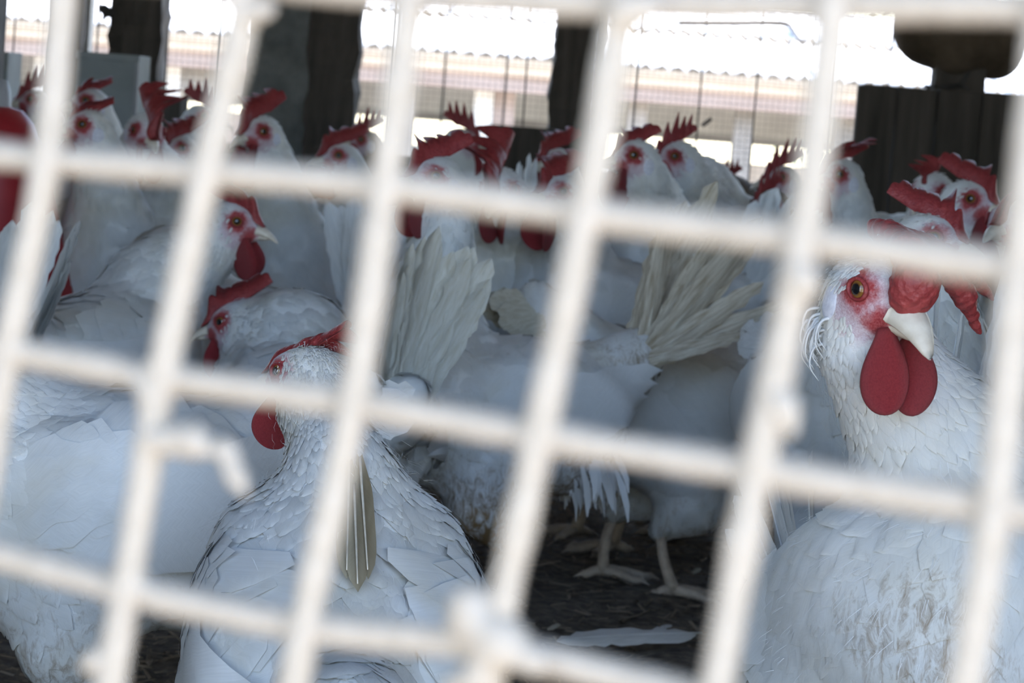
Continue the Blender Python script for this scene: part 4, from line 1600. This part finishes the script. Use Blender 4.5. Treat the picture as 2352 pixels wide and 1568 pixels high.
hen('white hen with bare legs showing, right of the soiled-tail hen, head down out of sight',
    (1560, 955, 2.50), (1800, 1040, 2.62), heading=12, look=12, lookpitch=-50, s=0.98, q=1, pitch=-6, comb=('U', 0), dirt=0.4, fluff=120, group=G1, tail=(5, 0.6, 5), tail_mat='feather_cream', legdx=(-0.05, 0.0))
hen('white hen directly behind the large right-hand hen, facing right with a big drooping comb',
    (2010, 970, 2.02), (2130, 552, 1.96), heading=-72, look=-28, lookpitch=-6, s=1.0, q=1, pitch=14, comb=('L', 1), comb_s=0.95, dirt=0.2, group=G1, tail=(8, 0.6, 5), head_s=1.05)
hen('white hen at the right edge facing away, its upright tail feathers beside the camera-facing hen',
    (2395, 1230, 1.66), (2560, 720, 1.86), heading=58, look=40, s=1.0, q=0, pitch=14, comb=('R', 0), dirt=0.12, group=G1, tail=(80, 1.15, 6))

# ------------------------------------------------------------------ middle hens
hen('white hen at the upper right edge, only its eye and red face in view',
    None, (2330, 515, 2.12), heading=240, look=230, q=1, comb=('L', 1), group=G2, wat=1.25)
hen('white hen at upper right with spiky red comb, face turned down to the camera',
    None, (2140, 440, 2.62), heading=268, look=238, lookpitch=-22, q=1, comb=('R', 1), comb_s=0.72, group=G2)
hen('white hen at upper right facing right, wedged between two red combs',
    None, (2222, 462, 2.42), heading=285, look=-35, q=1, comb=('L', 0), group=G2)
hen('white hen at right with pale upright neck, left of the dark board partition',
    None, (1928, 405, 2.85), heading=250, look=205, q=1, comb=('L', 1), group=G2, wat=1.1)
hen('white hen with comb point sticking out left, half hidden by an upright wire at right',
    None, (1800, 412, 3.4), heading=255, look=200, q=2, comb=('U', 0), group=G3)
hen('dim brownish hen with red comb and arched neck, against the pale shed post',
    (1755, 590, 3.75), (1672, 432, 3.75), heading=195, look=190, lookpitch=-14, q=2, comb=('U', 1), comb_s=0.8, group=G3, tail=(6, 0.7, 5), hide='hide_shaded', shank='dark_wire', plume='plume_shaded', tail_mat='feather_shaded')
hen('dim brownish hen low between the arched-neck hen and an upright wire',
    None, (1768, 468, 3.0), heading=260, look=215, lookpitch=-20, q=2, comb=('U', 0), comb_s=0.8, group=G3, hide='hide_shaded', shank='dark_wire', plume='plume_shaded', tail_mat='feather_shaded')
hen('white hen facing left with long sloping neck, second from the middle post',
    (1700, 600, 3.12), (1555, 362, 3.0), heading=196, look=202, lookpitch=-14, q=1, comb=('U', 1), comb_s=0.95, group=G2, tail=(6, 0.7, 5))
hen('white hen facing left with white earlobe, nearest right of the middle post',
    (1580, 655, 2.86), (1458, 362, 2.74), heading=196, look=206, q=1, comb=('R', 0), comb_s=0.85, group=G2, wat=1.2, tail=(6, 0.7, 5))
hen('white hen just left of an upright wire, broad grey breast below its red face',
    (1395, 760, 2.72), (1285, 445, 2.58), heading=205, look=222, q=1, comb=('R', 1), group=G2, wat=1.15)
hen('white hen with huge drooping red comb facing the camera near the centre',
    (1165, 690, 2.78), (1150, 432, 2.62), heading=262, look=255, lookpitch=-26, q=1, comb=('R', 0), comb_s=1.25, group=G2)
hen('dim hen with red comb in front of the low dark box',
    None, (1280, 372, 3.2), heading=250, look=215, q=2, comb=('R', 1), group=G3)
hen('hen with toothed red comb silhouetted against the bright opening, facing right',
    (1012, 575, 3.75), (1058, 322, 3.7), heading=20, look=8, lookpitch=-8, q=2, comb=('U', 0), comb_s=1.0, group=G3, tail=(4, 0.6, 5))
hen('dim hen facing left at the foot of the thick concrete pillar',
    None, (785, 362, 3.2), heading=250, look=205, q=2, comb=('R', 0), group=G3)
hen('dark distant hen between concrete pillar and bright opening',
    None, (842, 325, 4.1), heading=240, look=190, q=2, comb=('U', 1), group=G3, hide='hide_shaded', shank='dark_wire', plume='plume_shaded', tail_mat='feather_shaded')
hen('white hen below the concrete pillar, red comb and long wattles turned to the camera',
    None, (598, 305, 2.95), heading=240, look=228, lookpitch=-12, q=1, comb=('R', 1), comb_s=1.1, group=G2, wat=1.25)
hen('white hen at upper left facing the camera with a broad drooping comb',
    (290, 575, 3.12), (335, 300, 2.95), heading=300, look=296, lookpitch=-20, q=1, comb=('L', 1), comb_s=1.15, group=G2, wat=1.1)
hen('white hen at upper left facing left, below another head, in front of the grey box',
    None, (202, 292, 2.8), heading=250, look=204, q=1, comb=('L', 0), comb_s=0.8, group=G2)
hen('white hen at upper left facing left, head highest in front of the grey box',
    None, (208, 236, 3.3), heading=250, look=204, q=2, comb=('L', 1), comb_s=0.8, group=G3)
hen('distant dim hen at far left beside an upright wire',
    None, (82, 232, 3.9), heading=190, look=200, q=2, comb=('U', 0), group=G3)
hen('distant hen with red comb between small dark box and concrete pillar',
    None, (462, 270, 3.6), heading=20, look=350, q=2, comb=('U', 1), group=G3)
hen('dim hen low beside the small dark box on the left',
    None, (415, 345, 3.2), heading=262, look=225, q=2, comb=('R', 0), group=G3)
hen('grey-white hen at the upper left edge, hunched back showing above the red drinker',
    (10, 430, 3.2), (-90, 225, 3.2), heading=175, look=180, q=1, comb=('U', 0), group=G2, pitch=26, tail=(4, 0.6, 5))
hen('white hen behind the raised-head hen, bushy white tail standing straight up',
    (500, 800, 2.70), (360, 720, 2.86), heading=160, look=165, lookpitch=-40, s=1.0, q=1, pitch=16, comb=('U', 0), group=G2, tail=(82, 1.15, 7), dirt=0.25)
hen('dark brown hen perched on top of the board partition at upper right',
    (2200, 76, 4.66), (2062, -80, 4.64), heading=182, look=182, s=0.90, q=2, pitch=10, comb=('U', 1), base_z=RAIL_Z, group=G3, tail=(40, 0.9, 7), hide='hide_shaded', shank='dark_wire', plume='plume_shaded', tail_mat='feather_shaded')  # dark plumage and legs paint in its backlit silhouette

# loose curled feathers by the ear of the close hen
root_a, f_a, ia = hen_a
rga = np.random.default_rng(4)
mb = MB()
for k in range(26):
    sd = -1
    p0_ = ia['hc'] + ia['hx'] * (-0.012 + rga.normal() * 0.004) + ia['hy'] * sd * 0.0205 + ia['hz'] * (-0.016 - rga.uniform(0, 0.016))
    out = unit(ia['hy'] * sd * rga.uniform(0.6, 1.1) + ia['hx'] * rga.normal() * 0.3)
    L = rga.uniform(0.014, 0.026)
    pts_ = [p0_, p0_ + out * L * 0.35 - np.array([0, 0, L * 0.15]), p0_ + out * L * 0.42 - np.array([0, 0, L * 0.6]), p0_ + out * L * 0.15 - np.array([0, 0, L * 0.95])]
    v_, f_ = tube(catmull(pts_, 4), np.linspace(0.0011, 0.0002, 13), 4)
    mb.add(v_, f_)
et = mb.build('ear_tuft', MT['feather'], root_a)

# worn tan feathers laid bare between the folded wings of the turned-away hen
root_s, f_s, is_ = hen_s
ms_inv = (Matrix.Translation(root_s.location) @ Matrix.Rotation(root_s.rotation_euler.z, 4, 'Z')).inverted()


def hit(x, y, lift):
    """where the view line through a photo pixel meets the hen, lifted off the feathers"""
    o_ = np.array(ms_inv @ Vector(C0.tolist()))
    d_ = np.array(ms_inv.to_3x3() @ Vector((P(x, y, 1.0) - C0).tolist()))
    t = 1.0
    for _ in range(60):
        v_ = float(f_s(np.array([o_ + d_ * t], np.float32))[0]) - lift
        t += v_ * 0.8
    return o_ + d_ * t


for k, (xa, ya, xb, yb, wpx) in enumerate(((802, 1060, 796, 1330, 26), (826, 1050, 846, 1330, 24), (813, 1110, 822, 1360, 26))):
    n = 12
    V, F, UV = [], [], []
    for i in range(n):
        t = i / (n - 1)
        w = wpx * min(1.0, 0.25 + t * 2.5) * math.sqrt(max(0.03, 1 - max(0.0, (t - 0.7) / 0.3) ** 2))
        for c in (-1, 0, 1):
            V.append(hit(xa + (xb - xa) * t + c * w, ya + (yb - ya) * t - abs(c) * 8, 0.0062 + 0.0009 * k + (0.0008 if c == 0 else 0.0)))
            UV.append((c * 0.5 + 0.5, t * 2))
    for i in range(n - 1):
        for j in range(2):
            F.append([i * 3 + j, i * 3 + j + 1, (i + 1) * 3 + j + 1, (i + 1) * 3 + j])
    add('worn_feather', mesh_np('worn_feather', V, F, MT['feather_worn'], True, UV), root_s)
    v_, f_ = tube([hit(xa + (xb - xa) * t, ya + (yb - ya) * t, 0.0082 + 0.0009 * k) for t in np.linspace(0, 0.92, 8)], np.linspace(0.0009, 0.0004, 8), 5)
    MB().add(v_, f_).build('feather_shaft', MT['beak'], root_s)

# ================================================================== red bell drinker at the left
def lathe(name, prof, mat, parent, n=40):
    V, F = [], []
    for (r, z) in prof:
        for j in range(n):
            a = 2 * math.pi * j / n
            V.append((r * math.cos(a), r * math.sin(a), z))
    m = len(prof)
    for i in range(m - 1):
        for j in range(n):
            k = (j + 1) % n
            F.append([i * n + j, i * n + k, (i + 1) * n + k, (i + 1) * n + j])
    return add(name, mesh_np(name, V, F, mat), parent)


dp = P(-30, 600, 2.85)
dr_ = empty('bell_drinker', (dp[0], dp[1], 0.0))
prof = [(0.010, 0.425), (0.030, 0.420), (0.045, 0.405), (0.056, 0.38), (0.066, 0.34), (0.078, 0.30), (0.094, 0.26), (0.112, 0.225), (0.124, 0.20), (0.126, 0.18),
        (0.121, 0.178), (0.110, 0.215), (0.09, 0.255)]
lathe('bell', prof, MT['red_plastic'], dr_)
prof = [(0.105, 0.178), (0.132, 0.170), (0.139, 0.180), (0.144, 0.205), (0.147, 0.207), (0.145, 0.170), (0.135, 0.150), (0.05, 0.145), (0.0, 0.145)]
lathe('water_trough', prof, MT['red_plastic'], dr_)
V, F = tube([(0, 0, 0.0), (0, 0, 0.15)], [0.05, 0.045], 20)
MB().add(V, F).build('stand', MT['grey_plastic'], dr_)
V, F = tube([(0, 0, 0.42), (0.002, 0, 0.9), (0, 0, 2.38)], 0.006, 8)
MB().add(V, F).build('hanging_pipe', MT['grey_plastic'], dr_)
lathe('cap', [(0.0, 0.455), (0.012, 0.452), (0.016, 0.44), (0.018, 0.418)], MT['grey_plastic'], dr_, 20)
tag(dr_, 'red plastic bell drinker at the left edge behind the hens', 'drinker')

# ================================================================== feathers on the floor
def ground_pt(x, y):
    a = P(x, y, 1.0) - C0
    t = (0.006 - CAM_H) / a[2]
    return C0 + a * t


def loose(xa, ya, xb, yb, width, key, label, k=0, lift=0.012):
    a, b = ground_pt(xa, ya), ground_pt(xb, yb)
    x = b - a
    L = np.linalg.norm(x)
    x = x / L
    z = unit(np.array([0.0, -0.55, 1.0]))
    z = unit(z - x * z.dot(x))
    y = np.cross(z, x)
    o = put('loose_feather', FEATHERS[key][k], None, x, y, z, a + np.array([0, 0, lift]), (L, width / 0.25, L))
    tag(o, label, 'feather', 'moulted feathers on the litter')


loose(1590, 1490, 1285, 1505, 0.026, 'feather', 'long white moulted feather lying on the floor at bottom centre-right')
loose(455, 1525, 520, 1580, 0.018, 'feather', 'small white feather on the floor at bottom left', 1)
loose(1258, 1462, 1282, 1448, 0.006, 'feather_cream', 'tiny pale feather scrap left of the long fallen feather', 2, 0.006)
loose(1508, 1460, 1540, 1450, 0.006, 'feather', 'tiny white feather scrap just above the long fallen feather', 1, 0.006)
loose(1590, 1330, 1606, 1318, 0.007, 'feather_cream', 'small pale feather scrap on dark floor behind an upright wire', 0, 0.006)

# ================================================================== front wire mesh
NODES = {
    0: [(150, -70), (575, -45), (945, -12), (1428, 8), (1915, 12), (2400, 20)],
    1: [(108, 366), (475, 394), (884, 428), (1345, 490), (1845, 548), (2340, 617)],
    2: [(18, 806), (372, 866), (812, 925), (1238, 1000), (1738, 1080), (2285, 1163)],
    3: [(-60, 1262), (290, 1352), (700, 1438), (1135, 1488), (1640, 1608), (2190, 1720)],
}


def node(i, j):
    jj = min(3, max(0, j))
    ii = min(5, max(0, i))
    p = np.array(NODES[jj][ii], float)
    if i < 0:
        p = p + i * np.array([365.0, 42.0]) * (0.97 ** 0)
    if i > 5:
        p = p + (i - 5) * np.array([510.0, 68.0])
    if j < 0:
        p = p + j * np.array([-62.0, 470.0])
    if j > 3:
        p = p + (j - 3) * np.array([-88.0, 500.0])
    return p


def mesh_depth(x):
    return 1.0 / (1 / 0.352 + (x / 2352.0) * (1 / 0.286 - 1 / 0.352))


I0, I1, J0, J1 = -4, 8, -4, 7
mesh_c = P(1176, 784, 0.312)
wm_ = empty('wire_mesh_panel', (mesh_c[0], mesh_c[1], 0.0))
orig = np.array([mesh_c[0], mesh_c[1], 0.0])
rgm = np.random.default_rng(2)


def wire(nodes, dd, name, r=0.00212):
    pts = []
    for p in nodes:
        pts.append(P(p[0], p[1], mesh_depth(p[0]) + dd) - orig)
    pts = catmull(pts, 14)
    n = len(pts)
    w = rgm.normal(size=n)
    w = np.convolve(w, np.ones(3) / 3, 'same')
    V, F = tube(pts, r * (1 + 0.07 * w), 12)
    return MB().add(V, F).build(name, MT['wire'], wm_)


for i in range(I0, I1 + 1):
    wire([node(i, j) for j in range(J0, J1 + 1)], 0.0, 'upright_wire')
for j in range(J0, J1 + 1):
    wire([node(i, j) for i in range(I0, I1 + 1)], 0.0024, 'cross_wire')
# weld beads at the crossings and solidified drips of coating
def lump(items, h=0.0007, name='coating_lump', dd=-0.0008):
    """items: (x0, y0, x1, y1, r0px, r1px) capsules in photo pixels on the mesh plane"""
    fld = Field()
    for (xa, ya, xb, yb, ra, rb) in items:
        da, db = mesh_depth(xa) + dd, mesh_depth(xb) + dd
        fld.add(cone(P(xa, ya, da) - orig, P(xb, yb, db) - orig, ra * da / FPX, rb * db / FPX), 0.0016)
    v, f = surface_nets(fld, h, 2)
    return add(name, mesh_np(name, v, f, MT['wire']), wm_)


for i in range(0, 6):
    for j in range(0, 4):
        x, y = node(i, j)
        r = rgm.uniform(36, 46)
        lump([(x - 16, y - 2, x + 16, y + 2, r, r), (x + 6, y - 20, x - 6, y + 20, r * 0.9, r * 0.9)], 0.0009, 'weld_bead', 0.0010)
lump([(1836, 632, 1846, 652, 44, 44)])
lump([(1756, 890, 1800, 930, 26, 30), (1800, 930, 1815, 985, 32, 22)])
lump([(350, 1010, 445, 1012, 36, 40), (445, 1012, 470, 1030, 30, 20)])
lump([(455, 1030, 520, 1035, 16, 20), (520, 1030, 540, 1090, 22, 22), (540, 1090, 566, 1138, 22, 12)])
lump([(1085, 1395, 1092, 1425, 58, 50), (1092, 1425, 1150, 1470, 46, 60), (1150, 1470, 1230, 1520, 50, 36), (1040, 1440, 1075, 1470, 20, 24), (1150, 1470, 1100, 1560, 40, 40),
      (1100, 1560, 1040, 1575, 34, 26)])
lump([(225, 1515, 200, 1530, 34, 22)])
lump([(540, -10, 572, 42, 40, 20), (572, 42, 612, 20, 18, 26)])
lump([(1445, 20, 1500, 14, 44, 30), (1420, 60, 1440, 30, 34, 44)])
lump([(300, 850, 345, 905, 22, 26), (345, 905, 330, 985, 22, 20)])
lump([(985, 2, 1015, 2, 20, 22)])
# outer frame bars of the panel
for a, b in (((I0, J0), (I1, J0)), ((I0, J1), (I1, J1)), ((I0, J0), (I0, J1)), ((I1, J0), (I1, J1))):
    pa, pb = node(*a), node(*b)
    V, F = tube([P(pa[0], pa[1], mesh_depth(pa[0])) - orig, P(pb[0], pb[1], mesh_depth(pb[0])) - orig], 0.005, 10)
    MB().add(V, F).build('frame_bar', MT['wire'], wm_)
low = node(2, J1)
for i_ in (I0, I1):
    q = node(i_, J1)
    p = P(q[0], q[1], mesh_depth(q[0])) - orig
    V, F = tube([p, (p[0], p[1], -1.3)], 0.006, 10)
    MB().add(V, F).build('frame_foot', MT['wire'], wm_)
tag(wm_, 'white coated welded wire mesh across the whole foreground, with hardened drips', 'wire mesh')
